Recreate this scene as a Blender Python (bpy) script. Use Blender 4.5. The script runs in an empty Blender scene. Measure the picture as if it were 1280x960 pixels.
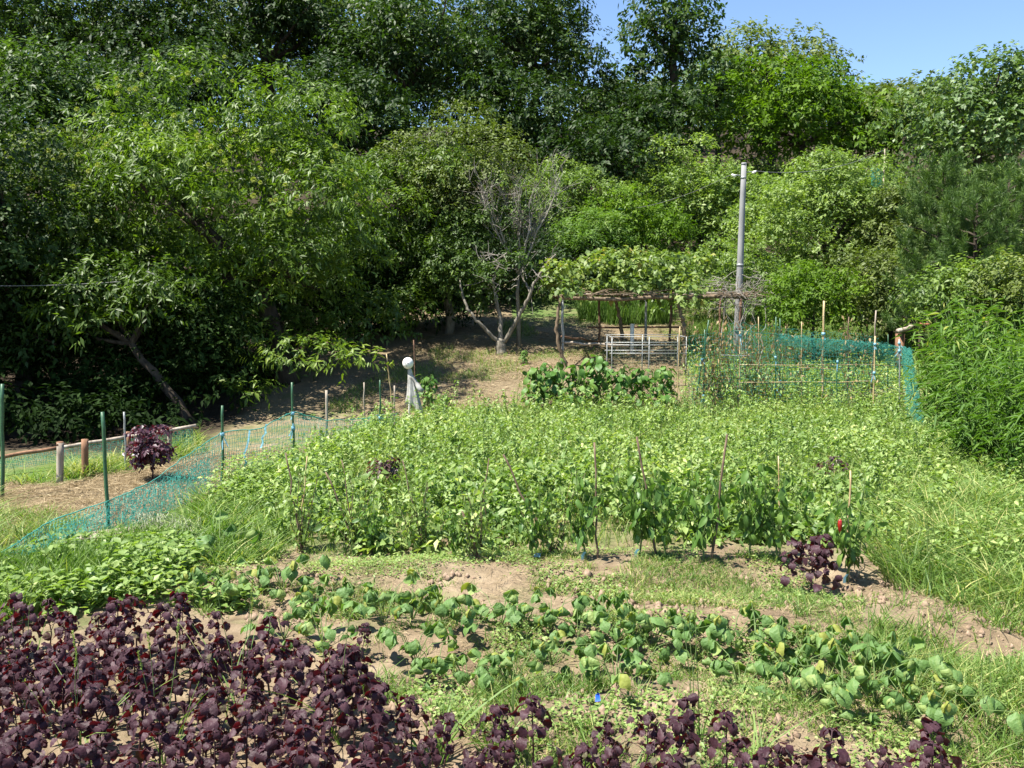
import bpy, math
import numpy as np
from mathutils import Vector, Matrix, Euler

# ------------------------------------------------------------------ camera, world, sun, exposure
scene = bpy.context.scene
CAM_H = 2.5; FX = 1108.0; PITCH = math.radians(5.87)
cam_d = bpy.data.cameras.new('camera'); cam = bpy.data.objects.new('camera', cam_d)
scene.collection.objects.link(cam); scene.camera = cam
cam.location = (0, 0, CAM_H); cam.rotation_euler = (math.pi/2 - PITCH, 0, 0)
cam_d.sensor_width = 36.0; cam_d.lens = 36.0*FX/1280.0; cam_d.clip_start = 0.1; cam_d.clip_end = 2000

SUN_EL = math.radians(63); SUN_AZ = math.radians(202)      # direction to the sun: from the left, a little on the camera's side
to_sun = Vector((math.cos(SUN_EL)*math.cos(SUN_AZ), math.cos(SUN_EL)*math.sin(SUN_AZ), math.sin(SUN_EL)))
world = bpy.data.worlds.new('World'); scene.world = world; world.use_nodes = True
wn = world.node_tree.nodes; wl = world.node_tree.links
bg = wn['Background']; sky = wn.new('ShaderNodeTexSky'); sky.sky_type = 'NISHITA'; sky.sun_disc = False
sky.sun_elevation = SUN_EL; sky.sun_rotation = math.radians(248)
sky.air_density = 1.0; sky.dust_density = 0.0; sky.ozone_density = 3.0; sky.altitude = 1500
wl.new(sky.outputs[0], bg.inputs[0]); bg.inputs[1].default_value = 0.088
sun_d = bpy.data.lights.new('sun', 'SUN'); sun_d.energy = 5.0; sun_d.angle = math.radians(0.53); sun_d.color = (1.0, 0.95, 0.87)
sun = bpy.data.objects.new('sun', sun_d); scene.collection.objects.link(sun); sun.location = (-20, -5, 40)
sun.rotation_euler = (-to_sun).to_track_quat('-Z', 'Y').to_euler()
scene.view_settings.view_transform = 'Standard'; scene.view_settings.look = 'None'
scene.view_settings.exposure = 1.5; scene.view_settings.gamma = 1.0; scene.view_settings.use_curve_mapping = False
cy = scene.cycles
cy.max_bounces = 5; cy.diffuse_bounces = 2; cy.glossy_bounces = 2; cy.transmission_bounces = 3; cy.transparent_max_bounces = 8
cy.caustics_reflective = False; cy.caustics_refractive = False
cy.use_denoising = True

COL = scene.collection
rng = np.random.default_rng(7)
UP = np.array([0., 0., 1.])

# ------------------------------------------------------------------ small helpers
def nrm(a):
    return a/np.maximum(np.linalg.norm(a, axis=-1, keepdims=True), 1e-9)

def _hash(ix, iy, s):
    n = (ix*374761393 + iy*668265263 + s*144665) & 0x7fffffff
    n = ((n ^ (n >> 13))*1274126177) & 0x7fffffff
    return ((n ^ (n >> 16)) & 0xffff)/65535.0

def noise(x, y, f=1.0, s=0, octv=3):
    x = np.asarray(x, float)*f; y = np.asarray(y, float)*f
    out = 0; amp = 1.0; tot = 0
    for o in range(octv):
        ix = np.floor(x).astype(np.int64); iy = np.floor(y).astype(np.int64)
        fx = x-ix; fy = y-iy; fx = fx*fx*(3-2*fx); fy = fy*fy*(3-2*fy)
        a = _hash(ix, iy, s+o); b = _hash(ix+1, iy, s+o); c = _hash(ix, iy+1, s+o); d = _hash(ix+1, iy+1, s+o)
        out = out + amp*((a*(1-fx)+b*fx)*(1-fy) + (c*(1-fx)+d*fx)*fy)
        tot += amp; amp *= .5; x = x*2.03+17.1; y = y*2.03+5.3
    return out/tot

def smooth(a, b, x):
    t = np.clip((np.asarray(x, float)-a)/(b-a), 0, 1); return t*t*(3-2*t)

def ramp(y, y0, w=1.2):                       # soft start of a slope
    t = np.asarray(y, float)-y0
    return np.where(t > w, t, np.where(t < -w, 0, (t+w)**2/(4*w)))

def height(x, y):
    x = np.asarray(x, float); y = np.asarray(y, float)
    z = .17*ramp(y, 16.6) + .15*ramp(y, 28) - .12*ramp(y, 62, 4) - .2*ramp(y, 118, 6)
    z = z + .10*ramp(x-6.8, 0)*smooth(8, 14, y)*(1-smooth(20, 30, y))
    z = z + .05*(noise(x, y, .6, 3)-.5)*smooth(2, 6, y) + .5*(noise(x, y, .13, 9)-.5)*smooth(18, 34, y)
    # low ridges of loose soil under the bean rows
    z = z + .05*np.sin((y-.12*x)*4.2)*smooth(4, 5, y)*(1-smooth(8, 9, y)) + (.05*(noise(x, y, 3.5, 21)-.5)+.05*(noise(x, y, 9, 23)-.5))*(1-smooth(10, 14, y))
    return z

def hz(x, y): return float(height(np.array([x]), np.array([y]))[0])

def ray(px, py):
    r = (px-640)/FX; u = (480-py)/FX; c, s = math.cos(PITCH), math.sin(PITCH)
    return r, c+u*s, -s+u*c

def at(px, py, Y):
    d = ray(px, py); k = Y/d[1]
    return np.array([d[0]*k, Y, CAM_H+d[2]*k])

def G(px, py):                                # where a line of sight meets the ground
    d = ray(px, py); Y = np.arange(2.0, 160, .02); k = Y/d[1]
    below = CAM_H+d[2]*k < height(d[0]*k, Y)
    i = int(np.argmax(below)) if below.any() else len(Y)-1
    return np.array([d[0]*k[i], Y[i], hz(d[0]*k[i], Y[i])])

def project(p):
    c, s = math.cos(PITCH), math.sin(PITCH)
    x, y, z = p[0], p[1], p[2]-CAM_H
    f = y*c - z*s; u = y*s + z*c
    return 640+FX*x/f, 480-FX*u/f

def in_poly(x, y, poly):
    inside = np.zeros(len(x), bool); n = len(poly)
    for i in range(n):
        x1, y1 = poly[i]; x2, y2 = poly[(i+1) % n]
        c = ((y1 > y) != (y2 > y)) & (x < (x2-x1)*(y-y1)/(y2-y1+1e-12)+x1)
        inside ^= c
    return inside

def gpoly(pts): return [tuple(G(*p)[:2]) for p in pts]

def sample(poly, n, r=None, dens=None):
    r = r or rng
    P = np.array(poly); lo = P.min(0); hi = P.max(0); xs = []; ys = []; got = 0
    area = 0
    for _ in range(60):
        x = r.uniform(lo[0], hi[0], n); y = r.uniform(lo[1], hi[1], n)
        m = in_poly(x, y, poly)
        if dens is not None: m &= r.random(n) < dens(x, y)
        xs.append(x[m]); ys.append(y[m]); got += m.sum()
        if got >= n: break
    return np.concatenate(xs)[:n], np.concatenate(ys)[:n]

# ------------------------------------------------------------------ mesh collecting
class MB:
    def __init__(s): s.V = []; s.F = []; s.T = []; s.n = 0
    def add(s, V, F, t=0.5):
        V = np.asarray(V, float).reshape(-1, 3)
        s.V.append(V); s.T.append(np.broadcast_to(np.asarray(t, float), (len(V),)))
        for f in (F if isinstance(F, (list, tuple)) else [F]):
            s.F.append(np.asarray(f, np.int64)+s.n)
        s.n += len(V); return s
    def mesh(s, name, mat, smooth=False):
        me = bpy.data.meshes.new(name)
        V = np.concatenate(s.V); T = np.concatenate(s.T)
        li = np.concatenate([f.ravel() for f in s.F]); sz = np.concatenate([np.full(len(f), f.shape[1]) for f in s.F])
        me.vertices.add(len(V)); me.vertices.foreach_set('co', V.astype(np.float32).ravel())
        me.loops.add(len(li)); me.loops.foreach_set('vertex_index', li.astype(np.int32))
        me.polygons.add(len(sz)); st = np.concatenate([[0], np.cumsum(sz)[:-1]])
        me.polygons.foreach_set('loop_start', st.astype(np.int32))
        if smooth: me.polygons.foreach_set('use_smooth', np.ones(len(sz), bool))
        a = me.attributes.new('tint', 'FLOAT', 'POINT'); a.data.foreach_set('value', T.astype(np.float32))
        me.update(calc_edges=True); me.materials.append(mat)
        return me
    def build(s, name, mat, parent=None, smooth=False):
        return link(name, s.mesh(name, mat, smooth), parent)

def link(name, me, parent=None):
    o = bpy.data.objects.new(name, me); COL.objects.link(o); o.parent = parent; return o

def thing(name, label, cat, loc=(0, 0, 0), rz=0.0, group=None, scale=1.0):
    o = bpy.data.objects.new(name, None); o.empty_display_size = .2; COL.objects.link(o)
    o.location = tuple(float(v) for v in loc); o.rotation_euler = (0, 0, rz); o.scale = (scale,)*3
    return tag(o, label, cat, group)

def tag(o, label, cat, group=None):
    o['label'] = label; o['category'] = cat
    if group: o['group'] = group
    return o

def stuff(o, label=None, cat=None):
    o['kind'] = 'stuff'
    if label: o['label'] = label
    if cat: o['category'] = cat
    return o

def copy_tree(o, parent=None):
    c = o.copy(); COL.objects.link(c); c.parent = parent
    for ch in o.children: copy_tree(ch, c)
    return c

def tube(mb, pts, rad, n=6, t=.5, cap=True):
    P = np.asarray(pts, float); m = len(P); R = np.broadcast_to(np.asarray(rad, float), (m,))
    D = np.gradient(P, axis=0); D = nrm(D)
    ref = np.array([0, 0, 1.]) if abs(D[:, 2]).mean() < .8 else np.array([1., 0, 0])
    A = nrm(np.cross(D, ref)); B = np.cross(D, A)
    an = np.arange(n)*2*math.pi/n
    V = P[:, None]+R[:, None, None]*(A[:, None]*np.cos(an)[None, :, None]+B[:, None]*np.sin(an)[None, :, None])
    V = V.reshape(-1, 3)
    i = np.arange(m-1)[:, None]*n; j = np.arange(n)[None]; k = (j+1) % n
    F = [np.stack([i+j, i+n+j, i+n+k, i+k], -1).reshape(-1, 4)]
    if cap: F += [np.arange(n)[None, :], ((m-1)*n+np.arange(n))[None, ::-1]]
    mb.add(V, F, t)

def wobble(a, b, n, amp, r=None):
    r = r or rng; a = np.asarray(a, float); b = np.asarray(b, float); t = np.linspace(0, 1, n)[:, None]
    w = r.normal(0, amp, (n, 3)); w[0] = 0; w[-1] = 0
    return a+(b-a)*t+w

def box(mb, c, s, rz=0, t=.5):
    c = np.asarray(c, float); q = np.array([[x, y, z] for z in (-1, 1) for y in (-1, 1) for x in (-1, 1)])*np.asarray(s)/2.
    R = np.array([[math.cos(rz), -math.sin(rz), 0], [math.sin(rz), math.cos(rz), 0], [0, 0, 1]])
    mb.add(q@R.T+c, np.array([[0, 2, 3, 1], [4, 5, 7, 6], [0, 1, 5, 4], [1, 3, 7, 5], [3, 2, 6, 7], [2, 0, 4, 6]]), t)

def leaves(mb, pos, axis, normal, L, W, tint, sag=.12, fold=.1, mid=.45):
    """folded leaves that bend at the tip, two triangles each side-by-side on the midrib"""
    n = len(pos); L = np.broadcast_to(L, (n,))[:, None]; W = np.broadcast_to(W, (n,))[:, None]
    axis = nrm(axis); side = nrm(np.cross(normal, axis)); nn = np.cross(axis, side)
    m = pos+axis*L*mid
    V = np.stack([pos, m-side*W/2+nn*W*fold, pos+axis*L-UP*L*sag, m+side*W/2+nn*W*fold], 1).reshape(-1, 3)
    b = np.arange(n)[:, None]*4
    F = np.concatenate([b+np.array([0, 1, 2]), b+np.array([0, 2, 3])])
    mb.add(V, F, np.repeat(np.broadcast_to(tint, (n,)), 4))

def blades(mb, pos, lean, H, W, tint, bend=.5, seg=2, r=None):
    """grass blades: lean is a horizontal vector, the tip bends over"""
    r = r or rng; n = len(pos); H = np.broadcast_to(H, (n,)); W = np.broadcast_to(W, (n,)); lean = np.asarray(lean)
    an = r.uniform(0, math.pi, n); side = np.stack([np.cos(an), np.sin(an), np.zeros(n)], 1)
    rows = []
    for k in range(seg):
        t = k/seg; c = pos+np.stack([lean[:, 0]*H*(t*.4+bend*t*t), lean[:, 1]*H*(t*.4+bend*t*t), H*(t-.25*bend*t*t)], 1)
        w = (W*(1-.5*t))[:, None]/2
        rows += [c-side*w, c+side*w]
    rows.append(pos+np.stack([lean[:, 0]*H*(.4+bend), lean[:, 1]*H*(.4+bend), H*(1-.25*bend)], 1))
    q = 2*seg+1; V = np.stack(rows, 1).reshape(-1, 3); b = np.arange(n)[:, None]*q; F = []
    if seg > 1: F.append(np.concatenate([b+np.array([2*k, 2*k+1, 2*k+3, 2*k+2]) for k in range(seg-1)]))
    F.append(b+np.array([2*seg-2, 2*seg-1, 2*seg]))
    mb.add(V, F, np.repeat(np.broadcast_to(tint, (n,)), q))

def rvec(n, r=None):
    r = r or rng; return nrm(r.normal(0, 1, (n, 3)))

# ------------------------------------------------------------------ materials
def mat_base(name):
    m = bpy.data.materials.new(name); m.use_nodes = True
    nt = m.node_tree; return m, nt, nt.nodes['Principled BSDF'], nt.nodes['Material Output']

def leaf_mat(name, stops, rough=.5, spec=.4, transl=.3, tcol=None, sheen=0, tone=(1.12, 1.20, .76), relief=0):
    """leaf colour picked along a ramp by each leaf's own tint"""
    if tcol is None: stops = [(t, tuple(c[i]*tone[i] for i in range(3))) for t, c in stops]
    m, nt, p, out = mat_base(name); N = nt.nodes; K = nt.links
    a = N.new('ShaderNodeAttribute'); a.attribute_name = 'tint'
    oi = N.new('ShaderNodeObjectInfo')
    ad = N.new('ShaderNodeMath'); ad.operation = 'MULTIPLY_ADD'; ad.inputs[1].default_value = .16
    K.new(oi.outputs['Random'], ad.inputs[0]); K.new(a.outputs['Fac'], ad.inputs[2])
    sb = N.new('ShaderNodeMath'); sb.operation = 'SUBTRACT'; sb.inputs[1].default_value = .08; K.new(ad.outputs[0], sb.inputs[0])
    r = N.new('ShaderNodeValToRGB'); K.new(sb.outputs[0], r.inputs[0])
    e = r.color_ramp.elements
    while len(e) < len(stops): e.new(.5)
    for i, (t, c) in enumerate(stops): e[i].position = t; e[i].color = (*c, 1)
    K.new(r.outputs[0], p.inputs['Base Color']); p.inputs['Roughness'].default_value = rough
    p.inputs['Specular IOR Level'].default_value = spec
    if relief:                     # puckered blade between the veins
        tc = N.new('ShaderNodeTexCoord'); nz = N.new('ShaderNodeTexNoise'); nz.inputs['Scale'].default_value = 4.5; nz.inputs['Detail'].default_value = 3
        K.new(tc.outputs['Object'], nz.inputs['Vector']); bp = N.new('ShaderNodeBump'); bp.inputs['Strength'].default_value = relief; bp.inputs['Distance'].default_value = .06
        K.new(nz.outputs['Fac'], bp.inputs['Height']); K.new(bp.outputs[0], p.inputs['Normal'])
        ml = N.new('ShaderNodeMath'); ml.operation = 'MULTIPLY_ADD'; ml.inputs[1].default_value = .5; K.new(nz.outputs['Fac'], ml.inputs[0]); sb2 = N.new('ShaderNodeMath'); sb2.operation = 'SUBTRACT'; sb2.inputs[1].default_value = .25
        K.new(sb.outputs[0], ml.inputs[2]); K.new(ml.outputs[0], sb2.inputs[0]); K.new(sb2.outputs[0], r.inputs[0])
    if sheen: p.inputs['Sheen Weight'].default_value = sheen; p.inputs['Sheen Roughness'].default_value = .4
    if transl:
        tr = N.new('ShaderNodeBsdfTranslucent'); mx = N.new('ShaderNodeMixShader'); mx.inputs[0].default_value = transl
        if tcol is None:
            g = N.new('ShaderNodeMix'); g.data_type = 'RGBA'; g.blend_type = 'MULTIPLY'; g.inputs[0].default_value = 1
            K.new(r.outputs[0], g.inputs[6]); g.inputs[7].default_value = (1.45, 1.65, .5, 1); K.new(g.outputs[2], tr.inputs[0])
        else: tr.inputs[0].default_value = (*tcol, 1)
        K.new(p.outputs[0], mx.inputs[1]); K.new(tr.outputs[0], mx.inputs[2]); K.new(mx.outputs[0], out.inputs[0])
    return m

def solid_mat(name, c1, c2, scale=20, rough=.8, spec=.3, bump=.3, stretch=(1, 1, 1), detail=6, metal=0, bdist=.01):
    m, nt, p, out = mat_base(name); N = nt.nodes; K = nt.links
    tc = N.new('ShaderNodeTexCoord'); mp = N.new('ShaderNodeMapping'); mp.inputs['Scale'].default_value = stretch
    K.new(tc.outputs['Object'], mp.inputs[0])
    n = N.new('ShaderNodeTexNoise'); n.inputs['Scale'].default_value = scale; n.inputs['Detail'].default_value = detail
    K.new(mp.outputs[0], n.inputs['Vector'])
    r = N.new('ShaderNodeValToRGB'); r.color_ramp.elements[0].position = .32; r.color_ramp.elements[1].position = .68
    r.color_ramp.elements[0].color = (*c1, 1); r.color_ramp.elements[1].color = (*c2, 1)
    K.new(n.outputs['Fac'], r.inputs[0]); K.new(r.outputs[0], p.inputs['Base Color'])
    b = N.new('ShaderNodeBump'); b.inputs['Strength'].default_value = bump; b.inputs['Distance'].default_value = bdist
    K.new(n.outputs['Fac'], b.inputs['Height']); K.new(b.outputs[0], p.inputs['Normal'])
    p.inputs['Roughness'].default_value = rough; p.inputs['Specular IOR Level'].default_value = spec; p.inputs['Metallic'].default_value = metal
    return m

M = {}
M['chestnut'] = leaf_mat('chestnut_leaf', [(0, (.014, .028, .008)), (.5, (.062, .102, .020)), (.85, (.118, .170, .034)), (1, (.17, .21, .05))], .5, .38, .34)
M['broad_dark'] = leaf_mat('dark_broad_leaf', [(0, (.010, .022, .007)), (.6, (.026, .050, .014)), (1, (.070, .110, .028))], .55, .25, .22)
M['shade_leaf'] = leaf_mat('shade_darkened_leaf', [(0, (.007, .016, .005)), (.6, (.018, .036, .010)), (1, (.04, .07, .02))], .7, .08, .15)  # thicket leaf, darkened and dulled to paint deep shade into its colour
M['broad_mid'] = leaf_mat('broad_leaf', [(0, (.016, .034, .011)), (.6, (.046, .080, .024)), (1, (.11, .16, .042))], .52, .32, .3)
M['yellow_green'] = leaf_mat('yellow_green_leaf', [(0, (.052, .086, .028)), (.5, (.125, .175, .066)), (1, (.24, .29, .125))], .5, .35, .34)
M['lime'] = leaf_mat('lime_leaf', [(0, (.035, .070, .010)), (.6, (.075, .130, .015)), (1, (.13, .19, .025))], .55, .25, .34)
M['grey_green'] = leaf_mat('grey_green_leaf', [(0, (.045, .080, .035)), (.6, (.085, .130, .060)), (1, (.16, .21, .12))], .5, .4, .25)
M['olive'] = leaf_mat('olive_leaf', [(0, (.050, .070, .020)), (.6, (.105, .130, .045)), (1, (.17, .19, .07))], .55, .35, .28)
M['pine'] = leaf_mat('pine_needle', [(0, (.020, .042, .016)), (.6, (.065, .110, .036)), (1, (.13, .18, .06))], .5, .3, .2)
M['bamboo'] = leaf_mat('bamboo_grass_leaf', [(0, (.030, .068, .016)), (.55, (.070, .130, .034)), (.9, (.13, .19, .06)), (1, (.30, .28, .12))], .6, .25, .3)
M['crop'] = leaf_mat('crop_leaf', [(0, (.055, .105, .030)), (.4, (.145, .205, .080)), (.75, (.25, .30, .145)), (1, (.42, .42, .26))], .5, .4, .32)
M['broccoli'] = leaf_mat('cabbage_leaf', [(0, (.030, .075, .018)), (.6, (.060, .130, .030)), (1, (.12, .19, .06))], .52, .35, .25)
M['pepper'] = leaf_mat('pepper_leaf', [(0, (.036, .082, .024)), (.55, (.090, .160, .045)), (1, (.18, .25, .08))], .45, .4, .3)
M['bean'] = leaf_mat('bean_leaf', [(0, (.050, .105, .040)), (.6, (.105, .175, .075)), (1, (.22, .27, .13))], .55, .35, .3, relief=.25)
M['bean_yellow'] = leaf_mat('withering_bean_leaf', [(0, (.14, .17, .05)), (.6, (.24, .24, .08)), (1, (.40, .32, .10))], .6, .3, .3, relief=.15)
M['perilla'] = leaf_mat('purple_perilla_leaf', [(0, (.012, .004, .006)), (.5, (.033, .011, .016)), (.85, (.066, .030, .038)), (1, (.075, .07, .03))], .58, .30, .13, (.24, .009, .012), .05, relief=.14)
M['perilla_far'] = leaf_mat('purple_bush_leaf', [(0, (.020, .006, .012)), (.5, (.055, .018, .030)), (1, (.12, .06, .07))], .4, .55, .15, (.28, .012, .025), .2)
M['grass'] = leaf_mat('grass_blade', [(0, (.050, .100, .020)), (.5, (.115, .180, .058)), (.8, (.20, .25, .105)), (1, (.38, .34, .20))], .55, .35, .34)
M['straw'] = leaf_mat('dry_straw', [(0, (.11, .08, .045)), (.5, (.29, .22, .125)), (1, (.50, .41, .26))], .75, .2, .12, (.4, .3, .14))
M['dead_leaf'] = leaf_mat('withered_leaf', [(0, (.14, .085, .04)), (.5, (.30, .21, .10)), (1, (.42, .33, .18))], .7, .2, .25, (.4, .26, .1))
M['vine'] = leaf_mat('grape_leaf', [(0, (.05, .080, .025)), (.5, (.105, .150, .055)), (.88, (.20, .23, .10)), (1, (.30, .21, .09))], .5, .35, .3)
M['bark'] = solid_mat('bark', (.022, .017, .012), (.07, .055, .04), 9, .9, .2, .8, (1, 1, .25), bdist=.03)
M['bark_grey'] = solid_mat('grey_bark', (.10, .088, .068), (.25, .225, .18), 14, .9, .2, .7, (1, 1, .3), bdist=.02)
M['twig_grey'] = solid_mat('grey_twig', (.16, .14, .115), (.36, .33, .28), 30, .9, .2, .3)
M['vine_wood'] = solid_mat('vine_wood', (.07, .05, .032), (.22, .165, .11), 25, .9, .2, .6, (1, 1, .3))
M['wood'] = solid_mat('weathered_wood', (.19, .15, .11), (.42, .36, .29), 18, .85, .25, .5, (1, 1, .15))
M['wood_brown'] = solid_mat('brown_wood', (.13, .065, .035), (.30, .17, .10), 18, .85, .25, .5, (1, 1, .15))
M['bamboo_pole'] = solid_mat('dry_bamboo', (.32, .22, .10), (.52, .40, .22), 30, .55, .4, .2, (1, 1, .2))
M['stake_brown'] = solid_mat('dark_stake', (.07, .045, .03), (.19, .13, .085), 40, .8, .3, .3, (1, 1, .2))
M['green_pole'] = solid_mat('green_coated_pole', (.018, .065, .030), (.035, .105, .045), 40, .45, .5, .1)
M['steel'] = solid_mat('galvanised_pipe', (.20, .21, .205), (.34, .35, .34), 30, .55, .4, .1, metal=.4)
M['rust'] = solid_mat('rusty_pipe', (.075, .04, .025), (.20, .115, .07), 40, .8, .3, .3)
M['concrete'] = solid_mat('pole_concrete', (.17, .17, .168), (.29, .29, .285), 5, .85, .25, .3, (1, 1, .25))
M['teal_net'] = leaf_mat('teal_net', [(0, (.05, .26, .21)), (1, (.13, .46, .38))], .55, .3, .4, (.10, .46, .38))
M['grey_net'] = leaf_mat('wire_mesh', [(0, (.12, .12, .11)), (1, (.30, .30, .28))], .5, .5, 0)
M['blue'] = leaf_mat('blue_tape', [(0, (.16, .42, .56)), (1, (.36, .62, .74))], .4, .5, .3, (.3, .65, .8))
M['white_plastic'] = solid_mat('white_plastic', (.66, .64, .60), (.78, .76, .72), 20, .4, .5, .03)
M['cloth'] = solid_mat('dirty_white_cloth', (.22, .21, .185), (.46, .45, .415), 9, .9, .1, .4)
M['black'] = solid_mat('black_ink', (.01, .01, .01), (.02, .02, .02), 20, .6, .3, 0)
M['wire'] = solid_mat('wire', (.14, .14, .14), (.25, .25, .25), 40, .5, .4, 0)
M['red'] = solid_mat('ripe_pepper', (.22, .010, .006), (.32, .016, .010), 20, .25, .5, 0)
M['clay'] = solid_mat('clay', (.32, .12, .07), (.44, .18, .11), 20, .8, .3, .2)
M['clod'] = solid_mat('soil_clod', (.15, .105, .07), (.30, .22, .155), 30, .95, .15, .5)
M['stem_green'] = solid_mat('green_stem', (.07, .12, .03), (.14, .20, .06), 30, .6, .3, .1)
M['stem_purple'] = solid_mat('purple_stem', (.03, .014, .018), (.07, .03, .035), 30, .6, .3, .1)

# ------------------------------------------------------------------ ground
def ground_material():
    m, nt, p, out = mat_base('garden_ground'); N = nt.nodes; K = nt.links
    tc = N.new('ShaderNodeTexCoord')
    def nz(scale, det=8, rough=.6):
        n = N.new('ShaderNodeTexNoise'); n.inputs['Scale'].default_value = scale; n.inputs['Detail'].default_value = det
        n.inputs['Roughness'].default_value = rough; K.new(tc.outputs['Object'], n.inputs['Vector']); return n
    def rmp(src, *st):
        r = N.new('ShaderNodeValToRGB'); e = r.color_ramp.elements
        while len(e) < len(st): e.new(.5)
        for i, (t, c) in enumerate(st): e[i].position = t; e[i].color = (*c, 1)
        K.new(src, r.inputs[0]); return r
    def mix(f, a, b):
        x = N.new('ShaderNodeMix'); x.data_type = 'RGBA'; K.new(f, x.inputs[0]); K.new(a, x.inputs[6]); K.new(b, x.inputs[7]); return x.outputs[2]
    n1 = nz(5, 10, .7); n2 = nz(60, 6, .7); n3 = nz(1.3, 5)
    soil = rmp(n1.outputs['Fac'], (.3, (.14, .105, .066)), (.55, (.25, .193, .125)), (.75, (.34, .27, .185)))
    straw = rmp(n2.outputs['Fac'], (.3, (.10, .075, .045)), (.55, (.20, .155, .095)), (.75, (.31, .25, .16)))
    green = rmp(n2.outputs['Fac'], (.3, (.045, .085, .02)), (.6, (.10, .155, .04)), (.8, (.17, .21, .07)))
    litter_shade = rmp(n1.outputs['Fac'], (.3, (.022, .017, .011)), (.7, (.055, .041, .026)))  # forest floor litter, darkened to paint in the shade under the trees
    def att(n):
        a = N.new('ShaderNodeAttribute'); a.attribute_name = n; return a.outputs['Fac']
    def ragged(a, k=.9):
        x = N.new('ShaderNodeMath'); x.operation = 'SUBTRACT'; K.new(n3.outputs['Fac'], x.inputs[0]); x.inputs[1].default_value = .5
        y = N.new('ShaderNodeMath'); y.operation = 'MULTIPLY_ADD'; K.new(x.outputs[0], y.inputs[0]); y.inputs[1].default_value = k; K.new(a, y.inputs[2])
        r = N.new('ShaderNodeMapRange'); r.inputs[1].default_value = .3; r.inputs[2].default_value = .7; K.new(y.outputs[0], r.inputs[0]); return r.outputs[0]
    n4 = nz(.9, 4); damp = rmp(n4.outputs['Fac'], (.42, (.78, .75, .72)), (.6, (1, 1, 1)))
    dm = N.new('ShaderNodeMix'); dm.data_type = 'RGBA'; dm.blend_type = 'MULTIPLY'; dm.inputs[0].default_value = 1; K.new(soil.outputs[0], dm.inputs[6]); K.new(damp.outputs[0], dm.inputs[7])
    c = mix(ragged(att('straw')), dm.outputs[2], straw.outputs[0])
    c = mix(ragged(att('green'), 1.2), c, green.outputs[0])
    c = mix(ragged(att('litter_shade')), c, litter_shade.outputs[0])
    K.new(c, p.inputs['Base Color']); p.inputs['Roughness'].default_value = .95; p.inputs['Specular IOR Level'].default_value = .15
    b = N.new('ShaderNodeBump'); b.inputs['Strength'].default_value = .9; b.inputs['Distance'].default_value = .04; K.new(n1.outputs['Fac'], b.inputs['Height'])
    b2 = N.new('ShaderNodeBump'); b2.inputs['Strength'].default_value = .6; b2.inputs['Distance'].default_value = .012; K.new(n2.outputs['Fac'], b2.inputs['Height'])
    K.new(b.outputs[0], b2.inputs['Normal']); K.new(b2.outputs[0], p.inputs['Normal'])
    return m

STRAW_LEFT = gpoly([(-60, 720), (-40, 600), (60, 608), (160, 592), (250, 570), (380, 560), (400, 585), (290, 615), (130, 660), (20, 715)])
SLOPE = gpoly([(395, 505), (560, 400), (640, 400), (900, 380), (1000, 420), (880, 470), (760, 500), (640, 515), (480, 530)])
BED = gpoly([(330, 690), (370, 600), (470, 545), (560, 522), (660, 518), (860, 512), (1120, 520), (1150, 560), (1190, 640), (1150, 680), (960, 680), (690, 690), (560, 696)])
def ground():
    def axis(parts):
        out = [np.arange(a, b, s) for a, b, s in parts]; return np.concatenate(out+[[parts[-1][1]]])
    xs = axis([(-260, -60, 20), (-60, -14, 2), (-14, -6, .4), (-6, 7, .07), (7, 14, .4), (14, 60, 2), (60, 260, 20)])
    ys = axis([(-40, 0, 5), (0, 3, .5), (3, 10, .06), (10, 18, .15), (18, 34, .4), (34, 120, 2.5), (120, 500, 20)])
    X, Y = np.meshgrid(xs, ys); x = X.ravel(); y = Y.ravel(); z = height(x, y)
    nx, ny = len(xs), len(ys); i = (np.arange(ny-1)[:, None]*nx+np.arange(nx-1)[None]).ravel()
    mb = MB(); mb.add(np.stack([x, y, z], 1), np.stack([i, i+1, i+nx+1, i+nx], 1))
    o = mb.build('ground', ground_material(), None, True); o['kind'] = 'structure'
    def att(n, v):
        a = o.data.attributes.new(n, 'FLOAT', 'POINT'); a.data.foreach_set('value', np.asarray(v, np.float32))
    s = in_poly(x, y, STRAW_LEFT)*1.0
    s = np.maximum(s, smooth(16.5, 18, y)*(1-smooth(30, 36, y))*.85)
    att('straw', s)
    g = .25+.2*smooth(7.5, 9.5, y)*(1-smooth(16, 18, y)); g = np.where(in_poly(x, y, STRAW_LEFT), -.2, g)
    g = g+.35*smooth(3.2, 5, x)*smooth(7, 9, y)*(1-smooth(18, 22, y)) + .3*smooth(-2, -3, x)*smooth(8, 9, y)*(1-smooth(12, 14, y))*(1-in_poly(x, y, STRAW_LEFT)) + .45*smooth(24, 28, y)*(x > 0)
    att('green', g)
    att('litter_shade', np.maximum(smooth(30, 36, y), smooth(-4.5, -6, x)*smooth(12.5, 15, y)))
ground()

# ------------------------------------------------------------------ trees
def lobes_of(C, R, n, size, r, low=-.45):
    """puffs of foliage spread over an ellipsoid"""
    out = []
    i = np.arange(n); zz = 1-(1-low)*(i+.5)/n; th = i*2.39996+r.uniform(0, 6)
    for k in range(n):
        s = math.sqrt(max(0, 1-zz[k]**2)); u = np.array([s*math.cos(th[k]), s*math.sin(th[k]), zz[k]])+r.normal(0, .13, 3)
        c = C+u*R*r.uniform(.60, .92); q = size*r.uniform(.65, 1.3)
        out.append((c, np.array([q, q, q*r.uniform(.55, .8)]), r.uniform(-.16, .16)))
    for k in range(max(2, n//5)):
        c = C+r.normal(0, .28, 3)*R; q = size*r.uniform(.9, 1.3); out.append((c, np.array([q, q, q*.8]), -.1))
    return out

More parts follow.
